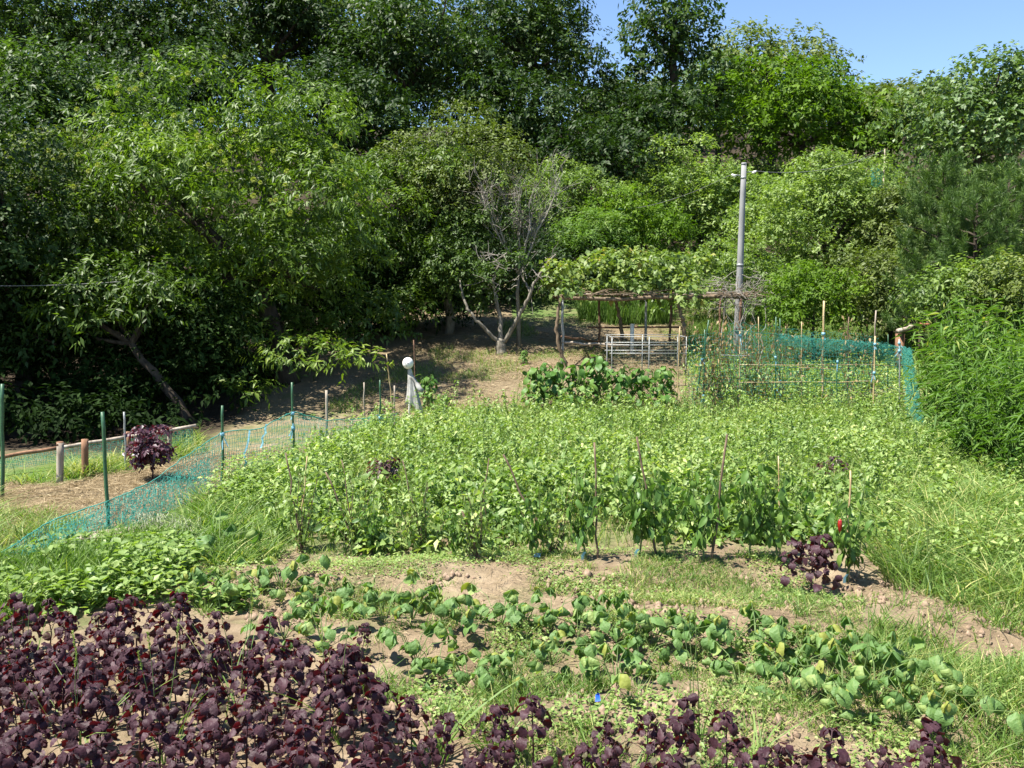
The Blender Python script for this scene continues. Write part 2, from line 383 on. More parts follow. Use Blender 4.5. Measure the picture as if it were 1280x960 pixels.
def crown_mesh(name, mat, lobes, n_leaf, L, W, r, droop=.3, per=7, twig=.3, sag=.15, base_t=.45, up=.25, fold=.1, spread=1.0):
    mb = MB(); vol = np.array([l[1][0]*l[1][2] for l in lobes]); vol = vol/vol.sum()
    for (c, q, t), v in zip(lobes, vol):
        nt = max(4, int(n_leaf*v/per)); u = rvec(nt, r); u[:, 2] = np.where(u[:, 2] < -.45, -u[:, 2], u[:, 2])
        rho = .5+.58*r.random(nt)**.6
        p = c+u*q*rho[:, None]
        d = nrm(u+UP*up+.45*r.normal(0, 1, (nt, 3)))
        pp = np.repeat(p, per, 0); dd = np.repeat(d, per, 0); k = nt*per
        s = np.tile(np.linspace(0, 1, per), nt)+r.normal(0, .06, k)
        pos = pp+dd*(s*twig)[:, None]-UP*((s**2)*twig*.25)[:, None]
        side = nrm(np.cross(dd, rvec(k, r)))
        ax = nrm(dd*.45+side*spread-UP*droop)
        nm = nrm(UP*.8+np.repeat(u, per, 0)*.45+.35*r.normal(0, 1, (k, 3)))
        tt = np.clip(base_t+t+.12*np.repeat(r.normal(0, 1, nt), per)+.09*r.normal(0, 1, k), 0, 1)
        sc = r.uniform(.65, 1.2, k)
        leaves(mb, pos, ax, nm, L*sc, W*sc, tt, sag, fold)
    return mb.mesh(name, mat)

def tree(name, label, base, C, R, mat, n_leaf, L, W, seed, n_lobe=26, lobe=None, trunk_r=.15, bark='bark', top=.35, lean=0, n_limb=6,
         droop=.3, low=-.45, rz=0, group=None, extra=None, base_t=.45, twig=.3, per=7, cat='tree', sag=.15, up=.25, trunk_to=None):
    """base, C in world metres; parts: trunk, limb..., crown"""
    r = np.random.default_rng(seed); base = np.asarray(base, float); C = np.asarray(C, float)-base; R = np.asarray(R, float)
    t = thing(name, label, cat, base, rz, group)
    lobe = lobe or min(R)*.42
    lb = lobes_of(C, R, n_lobe, lobe, r, low)
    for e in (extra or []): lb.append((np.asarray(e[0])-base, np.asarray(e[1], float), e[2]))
    fork = np.asarray(trunk_to, float)-base if trunk_to is not None else np.array([C[0]*.5, C[1]*.5, max(.3, C[2]-R[2]*top)])
    mb = MB(); pts = wobble((0, 0, -.15), fork, 7, .05*fork[2]/3, r); tube(mb, pts, np.linspace(trunk_r*1.25, trunk_r*.75, 7), 8); mb.build('trunk', M[bark], t, True)
    idx = r.permutation(len(lb))[:n_limb]
    for j in idx:
        e = lb[j][0]; m = (fork+e)/2+r.normal(0, .12, 3)*R*.4; mb = MB()
        q = np.linspace(0, 1, 8)[:, None]; pts = (1-q)**2*fork+2*q*(1-q)*m+q*q*e; pts[1:-1] += r.normal(0, .03, (6, 3))*R.mean()*.4
        tube(mb, pts, np.linspace(trunk_r*.6, trunk_r*.12, 8), 6, cap=False); mb.build('limb', M[bark], t, True)
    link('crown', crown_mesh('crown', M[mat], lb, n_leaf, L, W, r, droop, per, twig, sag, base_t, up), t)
    return t

def px_tree(name, label, base_px, cpx, rpx, Y, mat, seed, cover=4.0, L=.2, W=.1, depth=None, **k):
    """crown centre and half sizes from the picture at distance Y; the foot stands on the ground below"""
    C = at(cpx[0], cpx[1], Y); R = np.array([rpx[0]/FX*Y, 0, rpx[1]/FX*Y]); R[1] = depth or (R[0]+R[2])/2*.85
    if base_px is None: bx, by = C[0]+.1, Y
    else: bx, by = at(base_px[0], 400, base_px[1])[0], base_px[1]
    b = np.array([bx, by, hz(bx, by)])
    n = int(cover*math.pi*R[0]*R[2]/(.5*L*W*.62))
    return tree(name, label, b, C, R, mat, n, L, W, seed, **k)

# the two chestnut trees that fill the left half, and the leaning one beside them
px_tree('chestnut_tree', 'huge domed chestnut tree with glossy toothed leaves left of centre', (360, 19.7), (285, 285), (212, 192), 19.8, 'chestnut', 11,
        3.6, .155, .052, n_lobe=76, lobe=.74, trunk_r=.24, droop=.55, n_limb=9, low=-.95, per=8, twig=.28, base_t=.6,
        extra=[(at(380, 445, 17.6), (1.0, .8, .35), .12), (at(450, 455, 17.4), (.55, .5, .25), .18), (at(310, 490, 17.2), (.7, .5, .2), .1), (at(130, 400, 17.6), (1.1, .9, .6), .02)]+[(at(x, y, Yq), (1.0, .7, .65), -.25) for x, y, Yq in ((330, 440, 19.6), (400, 425, 20), (250, 460, 19), (460, 405, 20.6), (190, 480, 18.8), (300, 490, 19.4))])  # low lobes tinted dark, painting the shade beneath the crown
px_tree('chestnut_tree', 'smaller chestnut tree overlapping the huge domed one on its right', (480, 24.6), (500, 300), (92, 122), 24.4, 'chestnut', 12,
        3.8, .155, .052, n_lobe=34, lobe=.75, trunk_r=.10, droop=.55, low=-.95, per=8, twig=.28, base_t=.58)
px_tree('chestnut_tree', 'slanting chestnut tree whose bare trunk leans left behind the straw plot', (243, 16.6), (140, 385), (90, 55), 17.0, 'chestnut', 13,
        3.4, .155, .052, n_lobe=14, lobe=.6, trunk_r=.085, droop=.5, low=-.6, per=8, twig=.28, base_t=.5, trunk_to=at(165, 430, 16.8))
def burrs():
    r = np.random.default_rng(17); tr = [o for o in bpy.data.objects if o.name.startswith('chestnut_tree')][0]; b = np.array(tr.location); C = at(285, 285, 19.8)
    mb = MB(); u = rvec(90, r); u[:, 1] *= .4; u = nrm(u); leaves(mb, u*.01, u, rvec(90, r), .04, .012, np.clip(.8+.15*r.normal(0, 1, 90), 0, 1)); me = mb.mesh('burr', M['burr'])
    for k in range(70):
        a = r.uniform(-.1, math.pi+.1); q = r.uniform(.3, .97); d = math.sqrt(max(0, 1-q*q))
        p = C+np.array([math.cos(a)*q*4.0, -d*3.1-.3, math.sin(a)*q*3.6]); o = link('burr', me, tr); o.location = tuple(p-b); o.scale = (r.uniform(.8, 1.3),)*3
M['burr'] = leaf_mat('chestnut_burr', [(0, (.16, .19, .03)), (1, (.28, .30, .06))], .6, .3, .2)
burrs()
# left edge
px_tree('broadleaf_tree', 'dark dense tree at the left edge behind the wooden rail fence', (30, 17.6), (10, 350), (120, 160), 17.8, 'broad_dark', 21,
        4.4, .13, .065, n_lobe=30, lobe=.9, trunk_r=.16, low=-.8, base_t=.55)
px_tree('broadleaf_tree', 'mid green rounded tree at upper left beside the huge chestnut', (75, 24), (75, 175), (150, 100), 24, 'broad_mid', 22,
        4.0, .16, .075, n_lobe=34, lobe=1.0, trunk_r=.18, low=-.7, base_t=.5)
px_tree('broadleaf_tree', 'pale speckled tree at the left edge below the rounded green one', (60, 20.5), (95, 225), (75, 60), 20.5, 'olive', 23,
        3.6, .12, .05, n_lobe=18, lobe=.6, trunk_r=.10, low=-.7, base_t=.45)
px_tree('broadleaf_tree', 'small bright green tree lit in the gap at the left edge', (45, 20), (45, 432), (55, 34), 19.4, 'lime', 24,
        3.4, .12, .05, n_lobe=10, lobe=.45, trunk_r=.05, low=-.7, base_t=.5)
px_tree('broadleaf_tree', 'off-frame dark tree added beyond the left edge to shade the thicket', (-260, 15.6), (-215, 265), (200, 150), 15.6, 'broad_dark', 25,
        4.0, .13, .065, n_lobe=30, lobe=.9, trunk_r=.16, low=-.7, base_t=.5)  # out of frame, added only to cast shade on the thicket
# centre
px_tree('plum_tree', 'olive green rounded plum tree just left behind the bare grey tree', (560, 24.5), (565, 235), (85, 78), 24.5, 'olive', 31,
        3.6, .11, .05, n_lobe=24, lobe=.75, trunk_r=.11, bark='bark_grey', low=-.8, base_t=.42, droop=.1, up=.8)
px_tree('broadleaf_tree', 'dark leafy tree rising between the chestnuts and the bare grey tree', (575, 29), (588, 335), (85, 62), 29, 'broad_mid', 32,
        3.4, .13, .06, n_lobe=20, lobe=.8, trunk_r=.1, low=-.9, base_t=.45)
px_tree('plum_tree', 'pale yellow green small tree right of the bare grey tree', (712, 32), (718, 250), (58, 48), 31.5, 'yellow_green', 33,
        3.6, .12, .055, n_lobe=16, lobe=.6, trunk_r=.08, low=-.8, base_t=.62, droop=.1, up=.6)
# forked tree on the dry slope
def forked_tree():
    r = np.random.default_rng(40); b = G(626, 442); Y = b[1]
    t = thing('plum_tree', 'three forked grey trunked plum tree on the dry slope', 'tree', b)
    def br(name, pts, r0, r1, mat='bark_grey'):
        P = np.array([at(x, y, Y+dy)-b for x, y, dy in pts]); n = 5*(len(P)-1)+1
        s = np.linspace(0, len(P)-1, n); Q = np.stack([np.interp(s, range(len(P)), P[:, k]) for k in range(3)], 1); Q[1:-1] += r.normal(0, .012, (n-2, 3))
        mb = MB(); tube(mb, Q, np.linspace(r0, r1, n), 8); return mb.build(name, M[mat], t, True)
    br('trunk', [(627, 447, 0), (626, 430, 0), (627, 424, 0)], .15, .11)
    br('limb', [(624, 428, 0), (610, 415, -.1), (598, 403, -.2), (588, 390, -.2)], .055, .03)
    br('limb', [(627, 426, 0), (625, 400, .1), (620, 375, .1), (616, 350, .2), (624, 330, .2)], .065, .025)
    br('limb', [(631, 427, 0), (645, 402, -.1), (658, 378, -.2), (668, 352, -.2), (680, 335, -.3), (695, 318, -.3)], .058, .022)
    br('limb', [(664, 366, -.2), (655, 352, 0), (650, 340, .1)], .035, .012); br('limb', [(588, 390, -.2), (578, 372, -.1), (575, 350, 0)], .04, .015)
    mb = MB()
    for k in range(60):
        s = at(r.uniform(600, 700), r.uniform(315, 362), Y+r.uniform(-.4, .5))-b; e = s+r.normal(0, .28, 3)+np.array([0, 0, .1])
        tube(mb, wobble(s, e, 4, .03, r), np.linspace(.012, .004, 4), 3, cap=False)
    mb.build('twig', M['twig_grey'], t)
    lb = [(at(x, y, Y+dy)-b, np.array([q, q, q*.8]), tt) for x, y, dy, q, tt in
          [(555, 325, .6, .5, 0), (590, 310, .9, .55, -.1), (570, 360, .8, .45, .05), (640, 300, 1.0, .5, -.05), (630, 345, 1.0, .45, -.15), (540, 350, .6, .4, .1), (655, 335, 1.1, .45, -.1), (610, 280, .8, .5, .1), (672, 370, .9, .3, .1), (598, 385, .7, .25, .05), (585, 335, .2, .35, 0), (612, 345, -.1, .28, -.05), (645, 330, .1, .3, 0), (600, 365, .1, .22, 0), (650, 270, .8, .35, .05), (575, 285, .9, .45, .05)]]
    link('crown', crown_mesh('crown', M['broad_mid'], lb, 11000, .11, .048, r, .3, 7, .28, .15, .55), t)
forked_tree()
# bare grey tree: a fan of dead twigs
def bare_tree():
    r = np.random.default_rng(41); bx = at(648, 300, 23)[0]; b = np.array([bx, 23, hz(bx, 23)])
    t = thing('bare_tree', 'nearly leafless grey tree with a fan of thin twigs', 'tree', b)
    fork = at(648, 345, 23)-b
    mb = MB(); tube(mb, wobble((0, 0, -.1), fork, 5, .02, r), np.linspace(.06, .045, 5), 7); mb.build('trunk', M['bark_grey'], t, True)
    tw = MB()
    for k in range(9):
        a = at(600+12*k+r.uniform(-6, 6), r.uniform(222, 258), 23+r.uniform(-.6, .6))-b
        P = wobble(fork, a, 7, .05, r); mb = MB(); tube(mb, P, np.linspace(.032, .008, 7), 5, cap=False); mb.build('limb', M['twig_grey'], t, True)
        for j in range(12):
            q = P[r.integers(2, 7)]+r.normal(0, .02, 3); d = nrm((a-fork)*.25+r.normal(0, .5, 3)+np.array([0, 0, .7]))
            e = q+d*r.uniform(.4, 1.0); Q = wobble(q, e, 5, .03, r); tube(tw, Q, np.linspace(.010, .003, 5), 3, cap=False)
            for _ in range(5):
                q2 = Q[r.integers(1, 5)]; e2 = q2+nrm(d*.5+r.normal(0, .5, 3)+np.array([0, 0, .2]))*r.uniform(.15, .5); tube(tw, wobble(q2, e2, 3, .02, r), np.linspace(.006, .002, 3), 3, cap=False)
    tw.build('twig', M['twig_grey'], t)
    lb = [(at(x, y, 23.3)-b, np.array([.35, .35, .3]), 0) for x, y in ((610, 262), (688, 250), (650, 300), (615, 300), (690, 292), (660, 240), (625, 232))]
    link('leaf_tuft', crown_mesh('leaf_tuft', M['yellow_green'], lb, 1800, .10, .045, r, .2, 6, .2, .15, .45), t)
bare_tree()
# right-hand slope
px_tree('plum_tree', 'broad light green tree on the slope left of the utility pole', (880, 33), (868, 258), (100, 72), 33, 'yellow_green', 51,
        3.8, .15, .07, n_lobe=44, lobe=.65, trunk_r=.12, low=-.8, base_t=.55, up=.9, droop=.05)
px_tree('plum_tree', 'broad pale yellow green tree right of the utility pole', (1035, 27.5), (1035, 282), (112, 88), 27.5, 'yellow_green', 52,
        4.0, .12, .06, n_lobe=52, lobe=.6, trunk_r=.14, low=-.8, base_t=.55, up=.7, droop=.1)
px_tree('persimmon_tree', 'low olive green tree behind the right end of the netted trellis', (1115, 21.5), (1112, 375), (80, 62), 21.5, 'olive', 53,
        3.8, .11, .06, n_lobe=22, lobe=.5, trunk_r=.08, low=-.8, base_t=.48)
px_tree('bush', 'bright green bush behind the middle of the netted trellis', (1020, 20.5), (1015, 385), (62, 46), 20.5, 'lime', 54,
        3.6, .11, .05, n_lobe=12, lobe=.4, trunk_r=.04, low=-.8, base_t=.55, cat='bush')
px_tree('bush', 'sprawling light green bush directly above the arbour roof', (800, 30), (800, 285), (62, 34), 30, 'lime', 55,
        3.6, .14, .06, n_lobe=14, lobe=.6, trunk_r=.05, low=-.8, base_t=.6, cat='bush')
px_tree('bush', 'grassy green bush left of the arbour roof below the pale tree', (745, 29), (742, 298), (48, 26), 29, 'grass', 56,
        3.6, .16, .03, n_lobe=12, lobe=.5, trunk_r=.04, low=-.8, base_t=.35, cat='bush', up=1.2)
px_tree('bush', 'yellow green bush filling the gap right of the arbour roof', (905, 25), (905, 350), (58, 45), 25.5, 'yellow_green', 57,
        3.6, .12, .055, n_lobe=12, lobe=.5, trunk_r=.04, low=-.8, base_t=.5, cat='bush')
px_tree('bush', 'olive bush between the pale tree and the young pines', (1130, 26), (1130, 300), (55, 75), 26, 'olive', 58,
        3.6, .12, .06, n_lobe=14, lobe=.6, trunk_r=.05, low=-.8, base_t=.45, cat='bush')
px_tree('bush', 'yellow green shrub below the young pines', (1205, 17.5), (1205, 365), (55, 40), 17.4, 'yellow_green', 59,
        3.6, .11, .05, n_lobe=16, lobe=.4, trunk_r=.04, low=-.9, base_t=.45, cat='bush', up=.5)
px_tree('bush', 'leafy shrub at the right edge between pine and bamboo grass', (1275, 16.5), (1275, 372), (50, 40), 16.5, 'olive', 60,
        3.6, .11, .05, n_lobe=14, lobe=.4, trunk_r=.04, low=-.9, base_t=.45, cat='bush', up=.5)
px_tree('maple_tree', 'vivid lime green tree with flat layered boughs below the skyline', (1000, 40), (1000, 158), (112, 62), 40, 'lime', 61,
        4.2, .26, .13, n_lobe=34, lobe=1.3, trunk_r=.2, low=-.7, base_t=.55, twig=.4)
px_tree('broadleaf_tree', 'pale yellow green tree topping the skyline behind the lime green one', (960, 48), (965, 96), (92, 42), 48, 'olive', 62,
        4.2, .28, .13, n_lobe=28, lobe=1.4, trunk_r=.2, low=-.7, base_t=.6, twig=.4)
px_tree('broadleaf_tree', 'small yellowish tree between the lime green and silvery trees', (1105, 40), (1112, 168), (48, 42), 40, 'olive', 63,
        4.0, .24, .12, n_lobe=14, lobe=1.0, trunk_r=.12, low=-.7, base_t=.5, twig=.4)
px_tree('broadleaf_tree', 'silvery grey green tree at the right edge under the sky', (1215, 34), (1222, 165), (92, 78), 34, 'grey_green', 64,
        4.0, .20, .13, n_lobe=34, lobe=1.2, trunk_r=.18, low=-.8, base_t=.6, twig=.35)
px_tree('broadleaf_tree', 'tip of a tall silvery tree cut by the upper right corner', (1300, 33), (1296, 110), (40, 45), 33, 'grey_green', 65,
        3.8, .20, .13, n_lobe=12, lobe=.9, trunk_r=.14, low=-.8, base_t=.45, twig=.35)
# tall trees along the skyline
px_tree('broadleaf_tree', 'tall dark tree standing alone against the blue sky gap', (838, 41), (838, 42), (50, 82), 41, 'broad_mid', 71,
        3.6, .26, .13, n_lobe=26, lobe=1.2, trunk_r=.22, low=-.8, base_t=.32, twig=.4)
px_tree('broadleaf_tree', 'dark tree below the lone skyline tree and behind the light slope', (820, 38), (815, 172), (68, 60), 38, 'broad_dark', 72,
        4.0, .24, .12, n_lobe=22, lobe=1.1, trunk_r=.18, low=-.8, base_t=.5, twig=.4)
px_tree('broadleaf_tree', 'dull green tree left of the lone skyline tree', (778, 42), (775, 135), (40, 40), 42, 'broad_mid', 73,
        4.0, .26, .13, n_lobe=16, lobe=1.1, trunk_r=.16, low=-.8, base_t=.45, twig=.4)
px_tree('broadleaf_tree', 'dull grey green tree right of the lone skyline tree', (893, 46), (890, 120), (45, 45), 46, 'grey_green', 74,
        4.0, .28, .13, n_lobe=16, lobe=1.2, trunk_r=.16, low=-.8, base_t=.25, twig=.4)
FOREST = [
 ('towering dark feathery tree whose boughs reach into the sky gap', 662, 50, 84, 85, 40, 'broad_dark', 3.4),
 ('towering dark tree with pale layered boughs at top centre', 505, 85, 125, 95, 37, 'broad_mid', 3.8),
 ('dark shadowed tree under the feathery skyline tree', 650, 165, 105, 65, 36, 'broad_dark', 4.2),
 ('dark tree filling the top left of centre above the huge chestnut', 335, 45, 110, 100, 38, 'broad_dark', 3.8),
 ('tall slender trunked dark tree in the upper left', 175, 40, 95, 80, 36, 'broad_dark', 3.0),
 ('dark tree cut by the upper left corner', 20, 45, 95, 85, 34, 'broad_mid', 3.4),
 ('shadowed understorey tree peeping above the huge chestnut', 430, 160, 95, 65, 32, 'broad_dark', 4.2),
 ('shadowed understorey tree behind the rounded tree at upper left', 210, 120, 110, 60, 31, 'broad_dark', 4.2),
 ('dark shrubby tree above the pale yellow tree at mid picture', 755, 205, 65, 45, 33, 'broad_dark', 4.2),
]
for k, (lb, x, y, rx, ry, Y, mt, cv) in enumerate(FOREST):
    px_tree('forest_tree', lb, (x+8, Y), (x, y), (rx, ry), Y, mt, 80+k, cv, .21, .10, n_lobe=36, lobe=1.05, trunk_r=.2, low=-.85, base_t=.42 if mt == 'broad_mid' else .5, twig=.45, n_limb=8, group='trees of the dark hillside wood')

# the wood beyond, which reads as one mass
def far_wood():
    r = np.random.default_rng(90); mb = MB(); lb = []
    xs = r.uniform(-75, 95, 900); ys = r.uniform(46, 150, 900)
    for x, y in zip(xs, ys):
        px, _ = project((x, y, 8))
        if px < -150 or px > 1450 or (px < 700 and y > 64): continue
        hgt = r.uniform(3.2, 5.0) if px > 700 else r.uniform(8, 12)
        z = hz(x, y); q = min(r.uniform(1.5, 2.6), hgt*.42)
        lb.append((np.array([x, y, z+hgt-q]), np.array([q, q, q*.9]), r.uniform(-.2, .2)))
        lb.append((np.array([x, y, z+hgt*.45]), np.array([q*1.2, q*1.2, hgt*.4]), r.uniform(-.25, .0)))
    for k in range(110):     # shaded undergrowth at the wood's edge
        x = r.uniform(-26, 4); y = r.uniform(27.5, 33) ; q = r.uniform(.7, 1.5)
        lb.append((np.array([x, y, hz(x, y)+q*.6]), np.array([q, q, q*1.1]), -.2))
    me = crown_mesh('far_wood', M['olive'], [l for l in lb[:-110]], 112000, .44, .27, r, .2, 6, .5, .15, .30)
    stuff(link('far_wood', me), 'distant mass of trees covering the hill up to the skyline', 'wood')
    sl = []
    for k in range(300):     # sunlit scrub on the right-hand slope
        x = r.uniform(4, 26); y = r.uniform(25, 47); q = r.uniform(.6, 1.3)
        sl.append((np.array([x, y, hz(x, y)+q*.5]), np.array([q, q, q*.9]), r.uniform(-.2, .15)))
    stuff(link('scrub', crown_mesh('scrub', M['yellow_green'], sl, 60000, .18, .08, r, .2, 6, .3, .15, .35, .5)), 'sunlit green scrub between the trees on the right slope', 'scrub')
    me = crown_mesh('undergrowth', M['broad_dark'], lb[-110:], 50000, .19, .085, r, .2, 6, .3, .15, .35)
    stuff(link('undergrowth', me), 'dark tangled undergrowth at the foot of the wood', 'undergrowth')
far_wood()
# thicket low on the left behind the rail fence, shade painted into its leaves
def thicket():
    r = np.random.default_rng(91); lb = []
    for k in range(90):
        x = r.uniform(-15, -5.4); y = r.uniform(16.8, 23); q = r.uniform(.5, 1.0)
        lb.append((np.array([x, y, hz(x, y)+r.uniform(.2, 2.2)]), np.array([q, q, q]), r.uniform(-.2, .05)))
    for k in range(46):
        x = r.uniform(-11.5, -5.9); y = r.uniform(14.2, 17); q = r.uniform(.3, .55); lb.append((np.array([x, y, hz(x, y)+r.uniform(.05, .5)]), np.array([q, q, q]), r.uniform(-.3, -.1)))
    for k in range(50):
        x = r.uniform(-6.5, -1.5); y = r.uniform(23.2, 26); q = r.uniform(.5, .9); lb.append((np.array([x, y, hz(x, y)+r.uniform(.3, 2.0)]), np.array([q, q, q]), r.uniform(-.25, .0)))  # dark backdrop lobes that paint the shaded void below the smaller chestnut
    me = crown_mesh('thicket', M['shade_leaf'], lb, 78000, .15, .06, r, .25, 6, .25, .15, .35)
    stuff(link('thicket', me), 'thicket behind the leaning chestnut trunk, leaves darkened for shade', 'thicket')
thicket()

# ------------------------------------------------------------------ young pines
def pine_meshes(seed):
    r = np.random.default_rng(seed); mb = MB(); wood = []
    H = 3.4
    pts = wobble((0, 0, -.1), (0, 0, H), 8, .03, r)
    tips = [(np.array([0, 0, H]), UP)]
    for k in range(34):
        z = .25+(H-.35)*(k/34)**.9; a = k*2.4+r.uniform(-.4, .4); ln = (.85*(1-.55*z/H))*r.uniform(.75, 1.15)
        s = np.array([0, 0, z]); e = s+np.array([math.cos(a)*ln, math.sin(a)*ln, ln*.45])
        wood.append((s, e)); d = nrm(e-s)
        for q in np.linspace(.5, 1, 3):
            p = s+(e-s)*q; sd = nrm(np.cross(d, UP))
            tips.append((p, nrm(d*.45+UP*1.1+r.normal(0, .2, 3))))
            if q > .5:
                for sg in (-1, 1): tips.append((p+sd*sg*.14*r.uniform(.6, 1.3), nrm(d*.4+sd*sg*.5+UP*.8+r.normal(0, .2, 3))))
    for p, d in tips:
        n = 110; s = r.random(n); base = p+d*(s*.36)[:, None]
        ax = nrm(d*.8+rvec(n, r)*.75); t = np.clip(.5+.25*s-.15+r.normal(0, .12, n)+r.normal(0, .08), 0, 1)
        leaves(mb, base, ax, rvec(n, r), r.uniform(.09, .15, n), .011, t, .02, 0, .4)
    return pts, wood, mb
def pines():
    pts, wood, mb = pine_meshes(5)
    me = mb.mesh('needles', M['pine'])
    tb = MB(); tube(tb, pts, np.linspace(.075, .02, 8), 7); tm = tb.mesh('trunk', M['bark'], True)
    bm = MB()
    for s, e in wood: tube(bm, wobble(s, e, 4, .02), np.linspace(.022, .008, 4), 4, cap=False)
    bme = bm.mesh('branch', M['bark'])
    spec = [('bushy young pine next to the olive bush on the right slope', 1182, 19.6, 206, 0.0), ('bushy young pine at the right edge above the bamboo grass', 1262, 19.2, 210, 1.9),
            ('shorter young pine standing between two taller ones on the right', 1222, 18.2, 240, 3.7)]
    for lb, px, Y, top, rz in spec:
        p = at(px, top, Y); z = hz(p[0], Y); s = (p[2]-z)/3.6
        t = thing('pine_tree', lb, 'pine tree', (p[0], Y, z), rz, 'young pines', s)
        link('trunk', tm, t); link('branch', bme, t); link('needle_foliage', me, t)
pines()

# ------------------------------------------------------------------ bamboo grass thicket on the right
def bamboo_clumps():
    def mk(seed):
        r = np.random.default_rng(seed); mb = MB(); cm = MB(); n = 70
        for k in range(n):
            a = r.uniform(0, 6.28); q = .65*math.sqrt(r.random()); s = np.array([q*math.cos(a), q*math.sin(a), -.05])
            h = r.uniform(.7, 2.0); lean = np.array([math.cos(a), math.sin(a), 0])*r.uniform(-.1, .65)+r.normal(0, .1, 3)*[1, 1, 0]
            tt = np.linspace(0, 1, 6)[:, None]; P = s+np.array([0, 0, h])*tt+lean*tt**2
            tube(cm, P, np.linspace(.006, .003, 6), 4, cap=False)
            m = 38; ti = r.uniform(.18, 1, m); b = s+np.array([0, 0, h])*ti[:, None]+lean*ti[:, None]**2+r.normal(0, .10, (m, 3))
            ax = nrm(np.stack([r.normal(0, 1, m), r.normal(0, 1, m), r.normal(.05, .6, m)], 1)+.5*nrm(lean)); nm = nrm(UP+.5*rvec(m, r))
            leaves(mb, b, ax, nm, r.uniform(.12, .25, m), r.uniform(.024, .038, m), np.clip(.3+.35*ti+r.normal(0, .14, m), 0, 1), .28, .1, .35)
        return mb.mesh('leaf_mass', M['bamboo']), cm.mesh('culm', M['stem_green'])
    protos = [mk(1), mk(2)]
    spec = [('tall bamboo grass clump leaning over the lower right weeds', 1268, 590, 1.0), ('bamboo grass clump at the right edge, nearest the camera', 1315, 610, 1.05),
            ('bamboo grass clump beside the hanging end of the teal trellis net', 1222, 548, 1.0), ('tallest bamboo grass clump at the right edge below the pines', 1290, 530, 1.25),
            ('bamboo grass clump in the middle of the thicket', 1240, 545, 1.2), ('bamboo grass clump rearmost in the thicket, below the shortest pine', 1225, 510, 1.2),
            ('bamboo grass clump behind the trellis corner under the olive tree', 1205, 510, .8)]
    for k, (lb, x, y, s) in enumerate(spec):
        t = thing('bamboo_grass', lb, 'bamboo grass', G(x, y), k*1.3, 'bamboo grass thicket', s)
        link('leaf_mass', protos[k % 2][0], t); link('culm', protos[k % 2][1], t)
bamboo_clumps()

# ------------------------------------------------------------------ low vegetation that nobody could count
def crop_bed():
    r = np.random.default_rng(3); mb = MB()
    def dens(x, y): return (.35+.75*smooth(.35, .6, noise(x, y, 1.1, 31)))*np.clip(1.3*smooth(.38, .62, noise(x, y, 1.6, 39))+smooth(9.0, 10.8, y), 0, 1)
    cx, cyy = sample(BED, 1750, r, dens); per = 52; m = len(cx)*per
    R = r.uniform(.13, .30, len(cx)); H = (.22+.50*noise(cx, cyy, .8, 33)*r.uniform(.6, 1.4, len(cx)))*(.42+.58*smooth(8.4, 10.6, cyy))*(1-.35*smooth(14.5, 16.5, cyy)); pt = r.normal(0, .12, len(cx))
    rp = lambda v: np.repeat(v, per)
    u = rvec(m, r); u[:, 2] = np.abs(u[:, 2]); rho = .55+.5*r.random(m)
    x = rp(cx)+u[:, 0]*rp(R)*rho; y = rp(cyy)+u[:, 1]*rp(R)*rho; z = height(x, y)+rp(H)*(.2+.8*u[:, 2]*rho)
    ax = nrm(np.stack([u[:, 0], u[:, 1], np.zeros(m)], 1)*.8+np.stack([r.normal(0, .8, m), r.normal(0, .8, m), r.normal(-.2, .4, m)], 1))
    nm = nrm(UP*.9+.75*rvec(m, r)); L = r.uniform(.04, .10, m)*(1.3-.4*smooth(9.5, 12, y))
    t = np.clip(.18+.75*noise(x, y, .55, 37)+rp(pt)+.18*r.normal(0, 1, m), 0, 1)
    leaves(mb, np.stack([x, y, z], 1), ax, nm, L, L*r.uniform(.35, .75, m), t, .22, .12)
    o = stuff(mb.build('crop_leaves', M['crop']), 'dense pale green leafy crop filling the middle of the plot', 'crop')
    # thin upright stems and narrow leaves poking out of it
    mb = MB(); x, y = sample(BED, 26000, r); z = height(x, y)
    ln = r.normal(0, .45, (len(x), 2)); hh = r.uniform(.22, .66, len(x))*(.5+.5*smooth(8.6, 10.6, y))
    blades(mb, np.stack([x, y, z], 1), ln, hh, r.uniform(.005, .011, len(x)), np.clip(.62+.2*r.normal(0, 1, len(x)), 0, 1), .6, 2, r)
    wx, wy = sample(BED, 800, r); wl = MB()
    for a, c in zip(wx, wy):
        hh = r.uniform(.45, .85)*(.6+.4*float(smooth(8.6, 10.6, c))); e = np.array([a+r.normal(0, .08), c+r.normal(0, .08), hz(a, c)+hh]); P = wobble((a, c, hz(a, c)), e, 5, .015, r); tube(mb, P, np.linspace(.005, .002, 5), 3, .55, False)
        m = 26; q = r.uniform(.3, 1, m)*4; ii = np.minimum(q.astype(int), 3); pp = P[ii]+(P[ii+1]-P[ii])*(q-ii)[:, None]; an = r.uniform(0, 6.28, m); axx = np.stack([np.cos(an), np.sin(an), r.normal(-.1, .4, m)], 1); l = r.uniform(.035, .085, m)
        leaves(wl, pp, axx, nrm(UP+.6*rvec(m, r)), l, l*.5, np.clip(.5+r.normal(0, .12)+.12*r.normal(0, 1, m), 0, 1), .25)
    stuff(wl.build('tall_weeds', M['crop']), 'tall leafy weeds standing up out of the crop', 'weeds')
    stuff(mb.build('crop_weeds', M['grass']), 'grass stalks growing through the leafy crop', 'weeds')
crop_bed()

